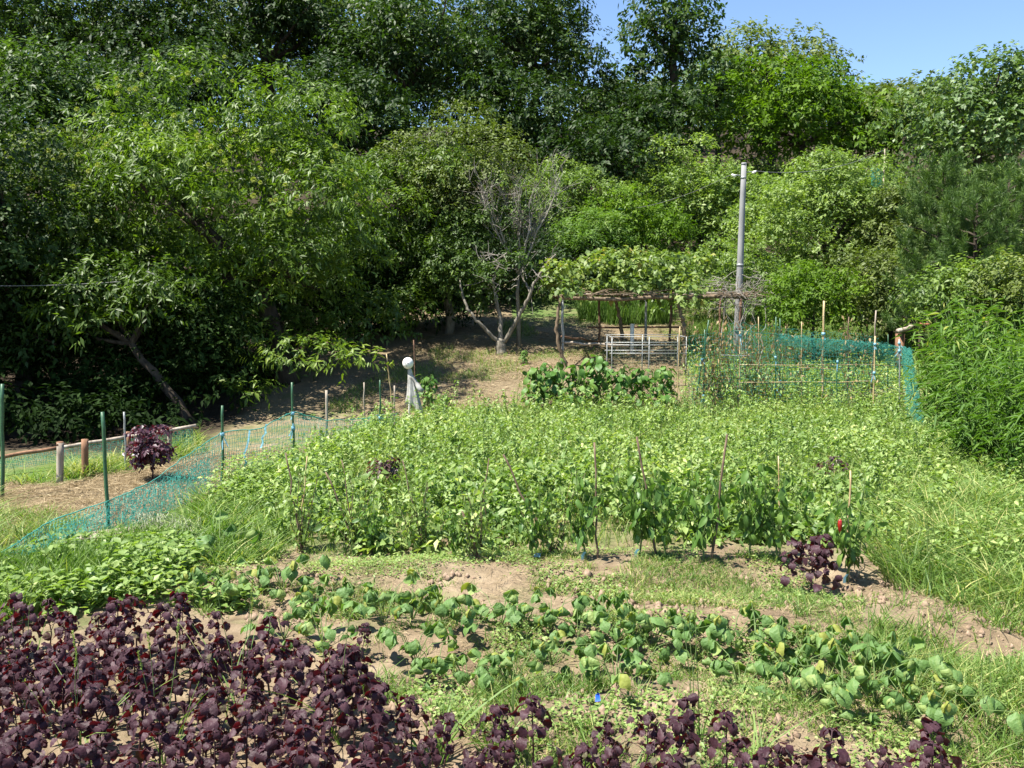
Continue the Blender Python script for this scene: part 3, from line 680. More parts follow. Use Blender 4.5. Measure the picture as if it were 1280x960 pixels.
def grass_areas():
    r = np.random.default_rng(4)
    def area(name, label, px, n, H, W, tm, ts, dens=None, lean=.4, bend=.5, seg=2, mat='grass', patch=.25):
        poly = gpoly(px); x, y = sample(poly, n, r, dens); n = len(x); mb = MB()
        t = np.clip(tm+1.4*ts*r.normal(0, 1, n)+patch*(noise(x, y, 1.3, 51)-.5)*2, 0, 1)
        blades(mb, np.stack([x, y, height(x, y)-.01], 1), r.normal(0, lean, (n, 2)), r.uniform(H[0], H[1], n)*(.5+noise(x, y, 1.7, 53)), r.uniform(W[0], W[1], n)*1.35, t, bend, seg, r)
        return stuff(mb.build(name, M[mat]), label, 'grass')
    area('grass', 'lush bright grass between the teal net and the crop', [(200, 690), (240, 640), (300, 600), (400, 570), (500, 540), (480, 570), (380, 610), (350, 700), (270, 715)], 10000, (.10, .34), (.006, .013), .46, .18, lambda x, y: .3+smooth(.35, .6, noise(x, y, 1.6, 57)), .7, .8, 3)
    area('grass', 'rank grass spreading over the right side of the plot', [(1080, 690), (1110, 560), (1160, 530), (1230, 560), (1320, 620), (1320, 760), (1180, 760), (1110, 735)], 15000, (.15, .5), (.006, .012), .5, .22, lambda x, y: .3+smooth(.35, .6, noise(x, y, 1.4, 58)), .7, .8, 3)
    area('grass', 'low grass around the bare soil at lower right', [(1080, 780), (1180, 735), (1340, 720), (1400, 960), (1150, 965), (1120, 860)], 9000, (.06, .2), (.004, .009), .5, .18, lambda x, y: smooth(.42, .6, noise(x, y, 1.5, 61)), .7)
    area('short_grass', 'thin short grass along the strip before the pepper row', [(180, 700), (350, 688), (560, 690), (700, 690), (980, 695), (1080, 750), (1080, 790), (900, 760), (700, 745), (420, 725), (200, 730)], 16000, (.03, .10), (.003, .007), .55, .2, lambda x, y: smooth(.36, .56, noise(x, y, 2.2, 63)), .8)
    area('short_grass', 'sprigs of weed scattered between the bean rows', [(200, 740), (420, 730), (900, 770), (1130, 800), (1200, 960), (700, 990), (470, 880), (330, 790)], 15000, (.03, .13), (.003, .007), .48, .2, lambda x, y: smooth(.44, .62, noise(x, y, 2.4, 65)), .8)
    area('short_grass', 'thin grass tufts on the dry slope under the trees', [(400, 510), (470, 470), (620, 400), (900, 370), (1000, 410), (860, 470), (650, 520), (480, 535)], 15000, (.03, .16), (.006, .012), .6, .2, lambda x, y: smooth(.5, .66, noise(x, y, .9, 67)), .7)
    area('grass', 'tall bright grass seen through the arbour posts', [(722, 400), (735, 385), (840, 383), (836, 405), (770, 408)], 6500, (.5, 1.1), (.012, .022), .35, .12, None, .3, .35)
    area('grass', 'green undergrowth on the slope right of the arbour', [(850, 440), (870, 400), (1000, 400), (1150, 420), (1200, 470), (1000, 500), (880, 495)], 14000, (.2, .55), (.008, .016), .4, .16, None, .5)
    area('grass', 'weeds in front of the wooden rail fence', [(-20, 660), (-20, 610), (60, 606), (160, 590), (260, 565), (250, 548), (160, 575), (60, 595), (-20, 605), (-60, 640), (-40, 720), (30, 720)], 3600, (.08, .36), (.006, .012), .55, .2, lambda x, y: .2+smooth(.4, .6, noise(x, y, 2, 59)), .8, .8, 3)
    area('grass', 'green weeds tangled behind the purple perilla bed on the left', [(-40, 800), (-40, 720), (80, 690), (200, 672), (230, 700), (200, 740), (130, 760), (60, 760)], 8000, (.12, .34), (.006, .013), .4, .14, None, .5)
    area('short_grass', 'thin grass growing through the straw at the left edge', [(-60, 720), (-40, 625), (60, 640), (110, 660), (60, 700), (10, 720)], 3000, (.06, .26), (.004, .009), .6, .2, lambda x, y: smooth(.35, .6, noise(x, y, 2.2, 87)), .7, .7, 2)
    # straw
    def straw(name, label, poly, n, L, dens=None, W=(.004, .009)):
        x, y = sample(poly, n, r, dens); n = len(x); mb = MB()
        an = r.uniform(0, 6.28, n); ax = np.stack([np.cos(an), np.sin(an), r.normal(0, .12, n)], 1)
        leaves(mb, np.stack([x, y, height(x, y)+r.uniform(.005, .05, n)], 1), ax, nrm(UP+.4*rvec(n, r)), r.uniform(L[0], L[1], n), r.uniform(W[0], W[1], n), np.clip(.55+.22*r.normal(0, 1, n), 0, 1), .02, 0, .5)
        stuff(mb.build(name, M['straw']), label, 'straw')
    straw('straw_mulch', 'loose dry straw strewn over the plot at left', STRAW_LEFT, 16000, (.10, .32))
    straw('dry_grass_litter', 'dry cut grass littering the slope under the trees', SLOPE, 30000, (.08, .26), lambda x, y: .25+smooth(.35, .6, noise(x, y, 1.0, 71)), (.007, .014))
    straw('dry_grass_litter', 'bits of dry grass lying on the foreground soil', gpoly([(200, 705), (1100, 700), (1320, 780), (1400, 980), (600, 980), (300, 760)]), 9000, (.03, .14), lambda x, y: smooth(.4, .65, noise(x, y, 1.8, 73)), (.002, .005))
    # soil clods
    x, y = sample(gpoly([(250, 720), (1150, 720), (1330, 800), (1400, 990), (500, 990), (300, 770)]), 3000, r, lambda x, y: smooth(.4, .65, noise(x, y, 2.3, 75))); mb = MB()
    oc = np.array([[1, 0, 0], [-1, 0, 0], [0, 1, 0], [0, -1, 0], [0, 0, 1], [0, 0, -1.]]); F = np.array([[0, 2, 4], [2, 1, 4], [1, 3, 4], [3, 0, 4], [2, 0, 5], [1, 2, 5], [3, 1, 5], [0, 3, 5]])
    for a, b, c in zip(x, y, height(x, y)):
        mb.add(oc*(.006+.045*r.random()**4)*r.uniform(.5, 1.4, (6, 3))+np.array([a, b, c+.004]), F)
    stuff(mb.build('soil_clods', M['clod'], None, True), 'crumbled clods of dry brown soil', 'soil')
    # weeds with broad small leaves near ground
    def herb(name, label, px, n, H, L, tm, dens=None, mat='crop'):
        x, y = sample(gpoly(px), n, r, dens); n = len(x); mb = MB(); an = r.uniform(0, 6.28, n)
        ax = np.stack([np.cos(an), np.sin(an), r.normal(.05, .35, n)], 1); l = r.uniform(L[0], L[1], n)
        leaves(mb, np.stack([x, y, height(x, y)+H*r.random(n)*(.4+noise(x, y, 1.6, 77))], 1), ax, nrm(UP+.5*rvec(n, r)), l, l*.6, np.clip(tm+.3*(noise(x, y, 1, 79)-.5)+.14*r.normal(0, 1, n), 0, 1), .15)
        stuff(mb.build(name, M[mat]), label, 'weeds')
    herb('weed_leaves', 'broad leaved weeds behind the purple perilla bed at left', [(-40, 790), (-40, 720), (80, 690), (230, 668), (260, 720), (330, 770), (200, 760), (110, 770)], 5200, .24, (.03, .11), .40, lambda x, y: smooth(.3, .6, noise(x, y, 1.9, 85)))
    herb('weed_leaves', 'green weeds growing against the teal net', [(240, 640), (290, 600), (400, 575), (500, 540), (490, 560), (400, 600), (330, 650)], 4200, .45, (.03, .075), .5)
    herb('weed_leaves', 'creeping weeds on the strip before the pepper row', [(180, 720), (360, 690), (700, 688), (960, 690), (1090, 760), (1060, 790), (880, 755), (650, 730), (420, 720)], 9000, .06, (.015, .04), .55, lambda x, y: smooth(.35, .6, noise(x, y, 2.0, 81)))
    herb('weed_leaves', 'creeping weeds around the bean rows', [(250, 760), (900, 770), (1200, 830), (1320, 740), (1350, 960), (650, 985), (440, 850)], 9000, .07, (.015, .045), .5, lambda x, y: smooth(.42, .62, noise(x, y, 2.0, 83)))
    herb('weed_leaves', 'leafy weeds among the rank grass on the right', [(1080, 690), (1110, 570), (1170, 540), (1320, 620), (1320, 740), (1160, 740)], 8000, .40, (.03, .08), .45)
    herb('weed_leaves', 'tangle of weeds under the netted trellis', [(850, 505), (860, 470), (1140, 470), (1160, 525), (1000, 530)], 9000, .7, (.035, .09), .5)
grass_areas()

# ------------------------------------------------------------------ plants built leaf by leaf
ORD = ['first', 'second', 'third', 'fourth', 'fifth', 'sixth', 'seventh', 'eighth', 'ninth', 'tenth', 'eleventh', 'twelfth', 'thirteenth', 'fourteenth', 'fifteenth', 'sixteenth', 'seventeenth', 'eighteenth', 'nineteenth', 'twentieth', 'twenty-first', 'twenty-second', 'twenty-third', 'twenty-fourth', 'twenty-fifth', 'twenty-sixth', 'twenty-seventh', 'twenty-eighth', 'twenty-ninth', 'thirtieth', 'thirty-first', 'thirty-second']
def leaf_obj(name, mat, seed, L=1., W=.75, droop=.3, crinkle=.03, serr=.05, peak=.38, cup=.12, nu=7, tint=.5):
    """one leaf: stalk end at the origin, blade along +X, face up +Z"""
    r = np.random.default_rng(seed); u = np.linspace(0, 1, nu)
    w = u**.55*(1-u)**(.55*(1-peak)/peak); w = w/((peak**.55)*(1-peak)**(.55*(1-peak)/peak))*W/2; w[0] = .02; w[-1] = .003
    V = []; th = 0; x = z = 0
    bend = np.linspace(.15, 1.5*droop*2, nu)
    for i in range(nu):
        if i: x += math.cos(bend[i])*L/(nu-1); z -= math.sin(bend[i])*L/(nu-1)
        s = 1+serr*(1 if i % 2 else -1)
        for c in (-1, -.5, 0, .5, 1):
            V.append((x+.02*abs(c)*r.normal(), c*w[i]*s, z+cup*abs(c)**1.5*w[i]*2*(1-1.6*u[i])+(crinkle*r.normal() if 0 < i < nu-1 else 0)*(1 if c else .4)))
    i = (np.arange(nu-1)[:, None]*5+np.arange(4)[None]).ravel()
    mb = MB(); mb.add(V, np.stack([i, i+5, i+6, i+1], 1), tint); return mb.mesh(name, M[mat], True)

def frame(p, ax, nm, s):
    ax = nrm(np.asarray(ax, float)); y = nrm(np.cross(nm, ax)); z = np.cross(ax, y)
    m = Matrix(((ax[0]*s, y[0]*s, z[0]*s, p[0]), (ax[1]*s, y[1]*s, z[1]*s, p[1]), (ax[2]*s, y[2]*s, z[2]*s, p[2]), (0, 0, 0, 1)))
    return m

def plant(name, label, cat, loc, rz, sc, variant, group=None):
    stem, lv = variant; t = thing(name, label, cat, loc, rz, group, sc)
    link('stem', stem, t)
    for me, m in lv:
        o = bpy.data.objects.new('leaf', me); COL.objects.link(o); o.parent = t; o.matrix_basis = m
    return t

PER = [leaf_obj('leaf', 'perilla', 200+k, 1, .80, d, .05, .10, .38, .06, 9, t) for k, (d, t) in enumerate([(.35, .5), (.55, .35), (.75, .6), (.45, .75), (.9, .45), (.6, .55), (.5, .96)])]
def perilla_variant(seed, H=.46, nodes=6):
    r = np.random.default_rng(seed); st = MB(); lv = []
    top = np.array([r.normal(0, .03), r.normal(0, .03), H]); P = wobble((0, 0, -.02), top, 6, .006, r); tube(st, P, np.linspace(.007, .003, 6), 5)
    for k in range(nodes):
        z = H*(.38+.6*k/(nodes-1)); a0 = k*math.pi/2+r.normal(0, .3)
        for j in range(2):
            a = a0+j*math.pi; ln = (.13-.022*k)*r.uniform(.8, 1.2); d = np.array([math.cos(a), math.sin(a), 0])
            b = top*(z/H); e = b+d*ln+UP*ln*.35; tube(st, np.stack([b, (b+e)/2+UP*.01, e]), [.003, .0025, .002], 4, cap=False)
            ax = nrm(d+UP*r.normal(-.05, .22)+r.normal(0, .15, 3)); s = r.uniform(.055, .108)*(1-.05*k)
            lv.append((PER[r.integers(0, 6) if r.random() > .07 else 6], frame(e, ax, nrm(UP+r.normal(0, .3, 3)), s)))
            for _ in range(2 if k in (1, 2, 3, 4) else 0):          # side shoots
                e2 = b+d*ln*.5+UP*.05+r.normal(0, .03, 3); a2 = a+r.normal(0, .8); d2 = np.array([math.cos(a2), math.sin(a2), .1])
                lv.append((PER[r.integers(0, 6)], frame(e2, d2, nrm(UP+r.normal(0, .4, 3)), r.uniform(.04, .08))))
    for j in range(3):
        a = r.uniform(0, 6.28); lv.append((PER[r.integers(0, 6)], frame(top, (math.cos(a), math.sin(a), .35), nrm(UP+r.normal(0, .2, 3)), r.uniform(.05, .075))))
    return st.mesh('stem', M['stem_purple'], True), lv
PV = [perilla_variant(300+k) for k in range(5)]
def perilla_bed():
    r = np.random.default_rng(8); rows = []
    edge = [(-4.6, 6.0), (-2.9, 6.0), (-2.35, 6.0), (-1.5, 5.45), (-.75, 4.95), (-.35, 4.6), (.4, 4.5), (1.0, 4.42), (1.75, 4.3), (2.1, 4.15)]
    ex, ey = zip(*edge); Y = 3.72; k = 0
    while Y < 6.0:
        row = []
        for x in np.arange(-4.4, 2.05, .205):
            x2 = x+r.normal(0, .05); y2 = Y+r.normal(0, .05)
            if y2 > np.interp(x2, ex, ey): continue
            if x2 > -.5 and r.random() < .27: continue
            h = .46 if x2 < -.5 else .34
            p = project((x2, y2, h))
            if -70 < p[0] < 1200 and p[1] < 1015: row.append((x2, y2, .92 if x2 < -.6 else .84))
        rows.append(row); Y += .21
    rows = [q for q in rows if q]
    for i, row in enumerate(rows):
        for j, (x, y, s) in enumerate(row):
            lab = f'purple perilla plant, {ORD[j]} from left in the {ORD[i] if i else "front"} row of the foreground bed'
            plant('perilla_plant', lab, 'perilla plant', (x, y, hz(x, y)), r.uniform(0, 6.28), s*r.uniform(.78, 1.2), PV[r.integers(0, 5)], 'purple perilla bed')
perilla_bed()
def perilla_singles():
    r = np.random.default_rng(9)
    for k, (lab, px, py, s) in enumerate([('bushy purple perilla standing left of the last pepper plant', 1012, 745, 1.12), ('purple perilla seedling alone on the soil right of the purple bed', 452, 825, .55)]):
        t = plant('perilla_plant', lab, 'perilla plant', G(px, py), 1.0, s, PV[k])
        if k == 0:
            for q in range(3):
                for me, m in PV[q+1][1]:
                    o = bpy.data.objects.new('leaf', me); COL.objects.link(o); o.parent = t
                    o.matrix_basis = Matrix.Translation((.13*math.cos(q*2.1), .13*math.sin(q*2.1), -.02-.02*q)) @ m
    # small ones far out in the crop, and the round one on the straw
    def bush(lab, px, base_py, top_py, rx, n, L=.07):
        b = G(px, base_py); H = (base_py-top_py)/FX*b[1]; R = rx/FX*b[1]
        t = thing('purple_bush', lab, 'purple plant', b)
        mb = MB(); tube(mb, wobble((0, 0, -.03), (0, 0, H*.8), 5, .015, r), np.linspace(.014, .006, 5), 5)
        for j in range(7): tube(mb, wobble((0, 0, H*(.25+.05*j)), (R*.7*math.cos(j*2.4), R*.7*math.sin(j*2.4), H*(.5+.06*j)), 4, .01, r), np.linspace(.007, .003, 4), 4, cap=False)
        mb.build('stem', M['stem_purple'], t)
        lb = lobes_of(np.array([0, 0, H*.6]), np.array([R, R, H*.4]), 12, R*.42, r, -.8)
        link('crown', crown_mesh('crown', M['perilla_far'], lb, n, L, L*.7, r, .5, 5, .08, .2, .5), t)
    bush('round purple leaved shrub standing on the straw plot', 190, 602, 530, 23, 1700, .065)
    bush('small dark purple plant showing among the crop left of centre', 482, 620, 573, 15, 420)
    bush('purple plant showing in the crop above the last pepper plant', 1040, 615, 574, 15, 300)
    bush('tiny purple sprig in the crop toward the trellis', 1090, 580, 555, 8, 110)
    bush('small purple sprig at the far left corner of the crop', 545, 548, 530, 8, 90)
perilla_singles()

BEAN = [leaf_obj('leaf', 'bean', 220+k, 1, .80, d, .03, 0, .36, -.28, 7, t) for k, (d, t) in enumerate([(.6, .5), (.85, .35), (1.05, .7), (.75, 1.0), (.4, .6)])]
BEAN_Y = leaf_obj('leaf', 'bean_yellow', 230, .85, .55, .55, .06, .05, .36, -.3, 7, .5)
def bean_variant(seed):
    r = np.random.default_rng(seed); st = MB(); lv = []
    n = 9
    for k in range(n):
        a = k*2.4+r.normal(0, .3); d = np.array([math.cos(a), math.sin(a), 0]); h = r.uniform(.05, .29); ro = r.uniform(.06, .33)
        e = d*ro+UP*h; tube(st, np.stack([(0, 0, -.01), d*ro*.45+UP*h*.8, e]), [.004, .003, .002], 4, cap=False)
        for j in (-1, 0, 1):
            if j and r.random() < .12: continue
            aj = a+j*1.2+r.normal(0, .2); ax = np.array([math.cos(aj), math.sin(aj), r.normal(-.35, .3)])
            me = BEAN[r.integers(0, 5)] if r.random() > .08 else BEAN_Y
            lv.append((me, frame(e+d*.02*(j == 0), ax, nrm(UP+r.normal(0, .25, 3)), r.uniform(.085, .135))))
    return st.mesh('stem', M['stem_green']), lv
def beans():
    r = np.random.default_rng(10); BV = [bean_variant(320+k) for k in range(5)]
    back = [(245, 748), (285, 745), (322, 742), (352, 738), (395, 768), (420, 760), (448, 768), (480, 780), (515, 775), (552, 782), (590, 792), (625, 785), (655, 788), (690, 785), (722, 795), (755, 800), (790, 805)]
    right = [(815, 815), (850, 812), (882, 820), (915, 808), (945, 822), (978, 815), (1008, 830), (1040, 835), (1075, 845), (1110, 850), (1140, 868)]
    mid = [(355, 800), (405, 812), (518, 828), (545, 848), (585, 858), (640, 862), (690, 832), (745, 838), (770, 862), (800, 845)]
    near = [(925, 860), (950, 842), (985, 865), (1015, 880), (1055, 878), (1095, 885), (1130, 905), (1165, 895), (1190, 915)]
    for rowname, row, cat in (('far bean row left of the soil gap', back, 0), ('far bean row on its right half', right, 0), ('broken middle bean row', mid, 0), ('near bean row at lower right', near, 0)):
        for j, (px, py) in enumerate(row):
            p = G(px, py); plant('bean_plant', f'wilting bean plant, {ORD[j]} from left in the {rowname}', 'bean plant', p, r.uniform(0, 6.28), r.uniform(.8, 1.12), BV[r.integers(0, 5)], 'rows of wilting bean plants')
    p = G(275, 698); plant('squash_plant', 'large leaved green plant in the grass by the wire mesh pile', 'plant', p, .4, 1.5, BV[2])
beans()

PEP = [leaf_obj('leaf', 'pepper', 240+k, 1, .42, d, .015, 0, .40, .15, 6, t) for k, (d, t) in enumerate([(.35, .4), (.6, .6), (.2, .5), (.5, .8), (.3, .25)])]
def pepper_variant(seed, H=.95):
    r = np.random.default_rng(seed); st = MB(); lv = []
    fork = np.array([r.normal(0, .02), r.normal(0, .02), H*.18]); tube(st, wobble((0, 0, -.02), fork, 4, .006, r), np.linspace(.011, .008, 4), 6)
    for k in range(8):
        a = k*2.4+r.normal(0, .3); e = fork+np.array([math.cos(a), math.sin(a), 0])*r.uniform(.08, .30)+UP*H*r.uniform(.30, .84)
        P = wobble(fork, e, 5, .02, r); tube(st, P, np.linspace(.006, .003, 5), 4, cap=False)
        for j in range(16):
            q = r.uniform(.08, 1)*4; i = min(3, int(q)); b = P[i]+(P[i+1]-P[i])*(q-i)
            a2 = r.uniform(0, 6.28); ax = nrm(np.array([math.cos(a2)*.65, math.sin(a2)*.65, -.7])+r.normal(0, .3, 3)); o = np.array([math.cos(a2), math.sin(a2), .3])
            b2 = b+o*r.uniform(.015, .05); tube(st, np.stack([b, b2]), [.002, .0015], 3, cap=False)
            lv.append((PEP[r.integers(0, 5)], frame(b2, ax, nrm(o+r.normal(0, .3, 3)), r.uniform(.06, .15))))
    return st.mesh('stem', M['stem_green']), lv
def peppers():
    r = np.random.default_rng(12); V = [pepper_variant(340+k) for k in range(3)]
    lab = ['leafy pepper plant at the left end of the staked row', 'leafy pepper plant behind the leaning stake, second in the staked row', 'pepper plant crowded between the leaning stakes mid row', 'tall leafy pepper plant at the thick slanting stake', 'pepper plant right of the tall slanting stake', 'drooping pepper plant left of the purple perilla bush', 'lone pepper plant with one red pod at the right end of the row', 'small pepper plant right of the short dark stake stump', 'small pepper plant beneath the thick slanting dark stake', 'small pepper plant by the second pair of stakes from the left']
    pos = [(732, 700, 1.0), (798, 696, 1.02), (832, 698, .92), (880, 704, 1.08), (938, 700, .95), (972, 706, 1.02), (1058, 728, 1.02), (566, 700, .62), (664, 698, .72), (462, 694, .62)]
    for k, (px, py, s) in enumerate(pos):
        t = plant('pepper_plant', lab[k], 'pepper plant', G(px, py), r.uniform(0, 6.28), s, V[k % 3], 'staked pepper row')
        if k == 6:
            mb = MB(); pp = at(1050, 656, t.location.y-.22); q = np.array(Matrix.Rotation(-t.rotation_euler.z, 3, 'Z') @ Vector(pp-np.array(t.location)))/s
            tube(mb, [q+UP*.05, q+UP*.035, q, q-UP*.04, q-UP*.07], [.004, .016, .02, .014, .003], 8); mb.build('red_pod', M['red'], t, True)
        if k in (0, 1, 6):      # strip of blue plastic round the foot
            mb = MB(); P = np.array([[-.03, -.03, .0], [-.03, -.035, .05], [-.01, -.045, .085]]); w = np.array([.014, .004, 0])
            mb.add(np.concatenate([P-w, P+w]), np.array([[0, 3, 4, 1], [1, 4, 5, 2]]), .4); o = mb.build('plastic_strip', M['blue'], t); o.rotation_euler.z = -t.rotation_euler.z
peppers()

CAB = [leaf_obj('leaf', 'broccoli', 260+k, 1, .62, d, .03, .03, .45, .15, 6, t) for k, (d, t) in enumerate([(.35, .5), (.55, .7), (.25, .35), (.45, .85)])]
def leafy_row():
    r = np.random.default_rng(14); V = []
    for s in range(3):
        st = MB(); lv = []
        for k in range(84):
            a = r.uniform(0, 6.28); q = k/84; d = np.array([math.cos(a), math.sin(a), 0]); b = UP*(.10+.62*q); e = b+d*r.uniform(.06, .30)*(1.1-.6*q)+UP*r.uniform(.02, .14)
            tube(st, np.stack([b-UP*.08, e]), [.006, .004], 4, cap=False)
            lv.append((CAB[r.integers(0, 4)], frame(e, nrm(d+UP*r.normal(-.1, .4)), nrm(UP+d*.4+r.normal(0, .3, 3)), r.uniform(.09, .18))))
        tube(st, np.array([(0, 0, -.02), (0, 0, .72)]), [.014, .008], 6); V.append((st.mesh('stem', M['stem_green']), lv))
    lab = ['leftmost', 'second from left', 'third from left', 'fourth from left', 'fifth from left', 'sixth from left', 'rightmost']
    for k, px in enumerate([672, 695, 722, 748, 775, 802, 826]):
        p = G(px, 520-(3 if k % 2 else 0)); plant('leafy_vegetable', f'dark green broad leaved vegetable before the arbour, {lab[k]} of the clump', 'vegetable', p, r.uniform(0, 6.28), r.uniform(1.15, 1.4), V[k % 3], 'dark leafy vegetable clump')
    for k, (px, py, s, lb) in enumerate([(535, 512, .85, 'leafy green bush right beside the scarecrow'), (556, 522, .6, 'low green plant right of the bush beside the scarecrow')]):
        plant('leafy_bush', lb, 'bush', G(px, py), k, s, V[k])
    plant('seedling', 'small leafy sapling by the forked tree on the dry slope', 'sapling', G(655, 455), 0, .42, V[0])
leafy_row()

# ------------------------------------------------------------------ grass tufts with long blades and seed heads in the foreground
def tufts():
    r = np.random.default_rng(15)
    spec = [('thick bladed grass tuft pushing through the perilla below the bean gap', 545, 955, .42, .022, 16, 1), ('slender seeding grass in the left part of the perilla bed', 205, 960, .55, .008, 9, 3),
            ('seeding grass stalk behind the thick bladed tuft', 640, 905, .40, .007, 8, 3), ('tall seeding grass stalk before the near bean row', 868, 930, .62, .008, 8, 3),
            ('grass tuft low at the bottom edge right of centre', 740, 960, .34, .010, 16, 2), ('long bladed grass tuft beside the last perilla plants', 945, 960, .36, .012, 14, 1),
            ('seeding grass rising from the middle of the perilla bed', 300, 905, .60, .008, 9, 3), ('bent grass blades at the left edge over the perilla', 30, 880, .60, .012, 9, 2),
            ('grass tuft at the bottom left edge of the perilla bed', 100, 965, .55, .012, 12, 2), ('wispy tall grass by the grass bank on the right', 1165, 745, .62, .007, 26, 5),
            ('wispy grass tuft left of the soil patch on the right', 1128, 740, .5, .006, 24, 4), ('tall seed stalk growing among the near bean plants', 1072, 880, .52, .006, 7, 2),
            ('grass sprouting at the foot of the purple perilla bush', 1000, 770, .24, .008, 24, 0), ('grass blades crossing the perilla near its right tip', 420, 930, .55, .009, 10, 2),
            ('pale dry grass stalk at the lower right corner', 1235, 930, .55, .005, 5, 2), ('grass tuft between perilla and soil at lower centre', 610, 950, .32, .011, 18, 1)]
    for lab, px, py, H, W, n, seeds in spec:
        b = G(px, py); t = thing('grass_tuft', lab, 'grass', b); mb = MB()
        p = np.concatenate([r.normal(0, .03, (n, 2)), np.full((n, 1), -.01)], 1); ln = r.normal(0, .55, (n, 2))
        blades(mb, p, ln, r.uniform(.6, 1.15, n)*H, W*r.uniform(.7, 1.2, n), np.clip((.9 if 'dry' in lab else .42)+.15*r.normal(0, 1, n), 0, 1), .8, 5, r); mb.build('blade', M['grass'], t)
        for k in range(seeds):
            a = r.uniform(0, 6.28); e = np.array([math.cos(a)*.10, math.sin(a)*.10, H*r.uniform(1.05, 1.35)]); P = wobble((0, 0, 0), e, 5, .008, r); mb = MB()
            tube(mb, P, np.linspace(.0028, .0016, 5), 4, cap=False); s = mb.build('stalk', M['stem_green'], t); m = 60; q = r.random(m); d = nrm(P[-1]-P[-2]); mb = MB()
            leaves(mb, P[-1]+d*(q*.10-.05)[:, None], nrm(d+.8*rvec(m, r)), rvec(m, r), .014, .006, np.clip(.75+.12*r.normal(0, 1, m), 0, 1)); mb.build('seed_head', M['grass'], s)
tufts()

# ------------------------------------------------------------------ utility pole and wires
def loc(b, *pts): return [np.asarray(p)-b for p in pts]
def utility_pole():
    Y = 22.0; x0 = at(921, 440, Y)[0]; b = np.array([x0, Y, hz(x0, Y)]); top = at(930, 205, Y)-b
    t = thing('utility_pole', 'grey concrete utility pole leaning slightly beside the arbour', 'utility pole', b)
    mb = MB(); tube(mb, np.linspace((0, 0, -.2), top, 8), np.linspace(.10, .062, 8), 14); mb.build('shaft', M['concrete'], t, True)
    mb = MB(); tube(mb, [top-UP*.02, top+UP*.03], [.068, .058], 14); mb.build('cap', M['concrete'], t)
    for f in (.33, .48, .93):
        c = top*f; mb = MB(); tube(mb, [c-UP*.03, c+UP*.03], [.104-.038*f, .104-.038*f], 14); mb.build('band', M['steel'], t)
    for sx, dz in ((-1, -.28), (1, -.2)):
        c = top+UP*dz; mb = MB(); tube(mb, [c+[sx*.05, 0, 0], c+[sx*.22, -.02, .02]], [.012, .012], 6); br = mb.build('bracket', M['steel'], t)
        mb = MB(); tube(mb, [c+[sx*.2, -.02, -.02], c+[sx*.24, -.02, .0], c+[sx*.30, -.02, .03]], [.02, .035, .018], 8); mb.build('insulator', M['white_plastic'], br)
    mb = MB(); tube(mb, [(.13, -.02, -.1), (.13, -.02, 1.1), (.12, -.02, 1.35)], [.02, .02, .02], 6); mb.build('conduit', M['steel'], t)
    a = top+b
    def wire(lab, p, q, sag):
        mb = MB(); s = np.linspace(0, 1, 24)[:, None]; P = p+(q-p)*s-UP*(4*sag*s*(1-s)); tube(mb, P-p, np.full(24, .005), 4)
        o = mb.build('wire', M['wire'], None); o.location = tuple(p); tag(o, lab, 'wire')
    wire('thin wire running from the utility pole up to the right', a+[.3, -.02, -.17], at(1104, 188, 27), .25)
    wire('thin wire running from the utility pole away to the left', a+[-.3, -.02, -.25], at(770, 262, 31), .2)
    wire('thin wire strung across the dark trees at the left edge', at(-30, 357, 15.5), at(150, 352, 16.2), .03)
    p = at(1104, 235, 27); zb = hz(p[0], 27); h = at(1104, 186, 27)[2]-zb
    t = thing('net_pole', 'thin grey pole holding teal netting high on the right slope', 'pole', (p[0], 27, zb))
    mb = MB(); tube(mb, [(0, 0, -.1), (0, 0, h)], [.018, .018], 6); mb.build('shaft', M['wood'], t)
utility_pole()

# ------------------------------------------------------------------ nets: real strands
def net(mb, top, bot, cell, w, r, jit=.012, belly=.0, t=.5):
    """top/bot: matching lists of 3-D points along both edges"""
    top = np.asarray(top, float); bot = np.asarray(bot, float)
    ln = np.linalg.norm(np.diff((top+bot)/2, axis=0), axis=1); s = np.concatenate([[0], np.cumsum(ln)]); nu = max(3, int(s[-1]/cell)); nv = max(3, int(np.linalg.norm(top-bot, axis=1).mean()/cell))
    u = np.linspace(0, s[-1], nu)
    T = np.stack([np.interp(u, s, top[:, k]) for k in range(3)], 1); B = np.stack([np.interp(u, s, bot[:, k]) for k in range(3)], 1)
    v = np.linspace(0, 1, nv)[None, :, None]; P = T[:, None]*(1-v)+B[:, None]*v+r.normal(0, jit, (nu, nv, 3))
    P[..., 1] += belly*np.sin(v[..., 0]*math.pi)*(noise(u, u*0, .9, 5)-.5)[:, None]*2
    for Q, off in ((P, np.array([0, 0, w])), (P.transpose(1, 0, 2), np.array([w, .3*w, 0]))):
        m, k = Q.shape[:2]; ax = off if off[2] == 0 else off
        a = Q[:-1] if True else Q; bb = Q[1:]
        V = np.stack([a-ax, bb-ax, bb+ax, a+ax], 2).reshape(-1, 3)
        f = np.arange(len(V)//4)[:, None]*4+np.arange(4)
        mb.add(V, f, np.clip(t+.2*r.normal(0, 1, len(V)//4), 0, 1).repeat(4))

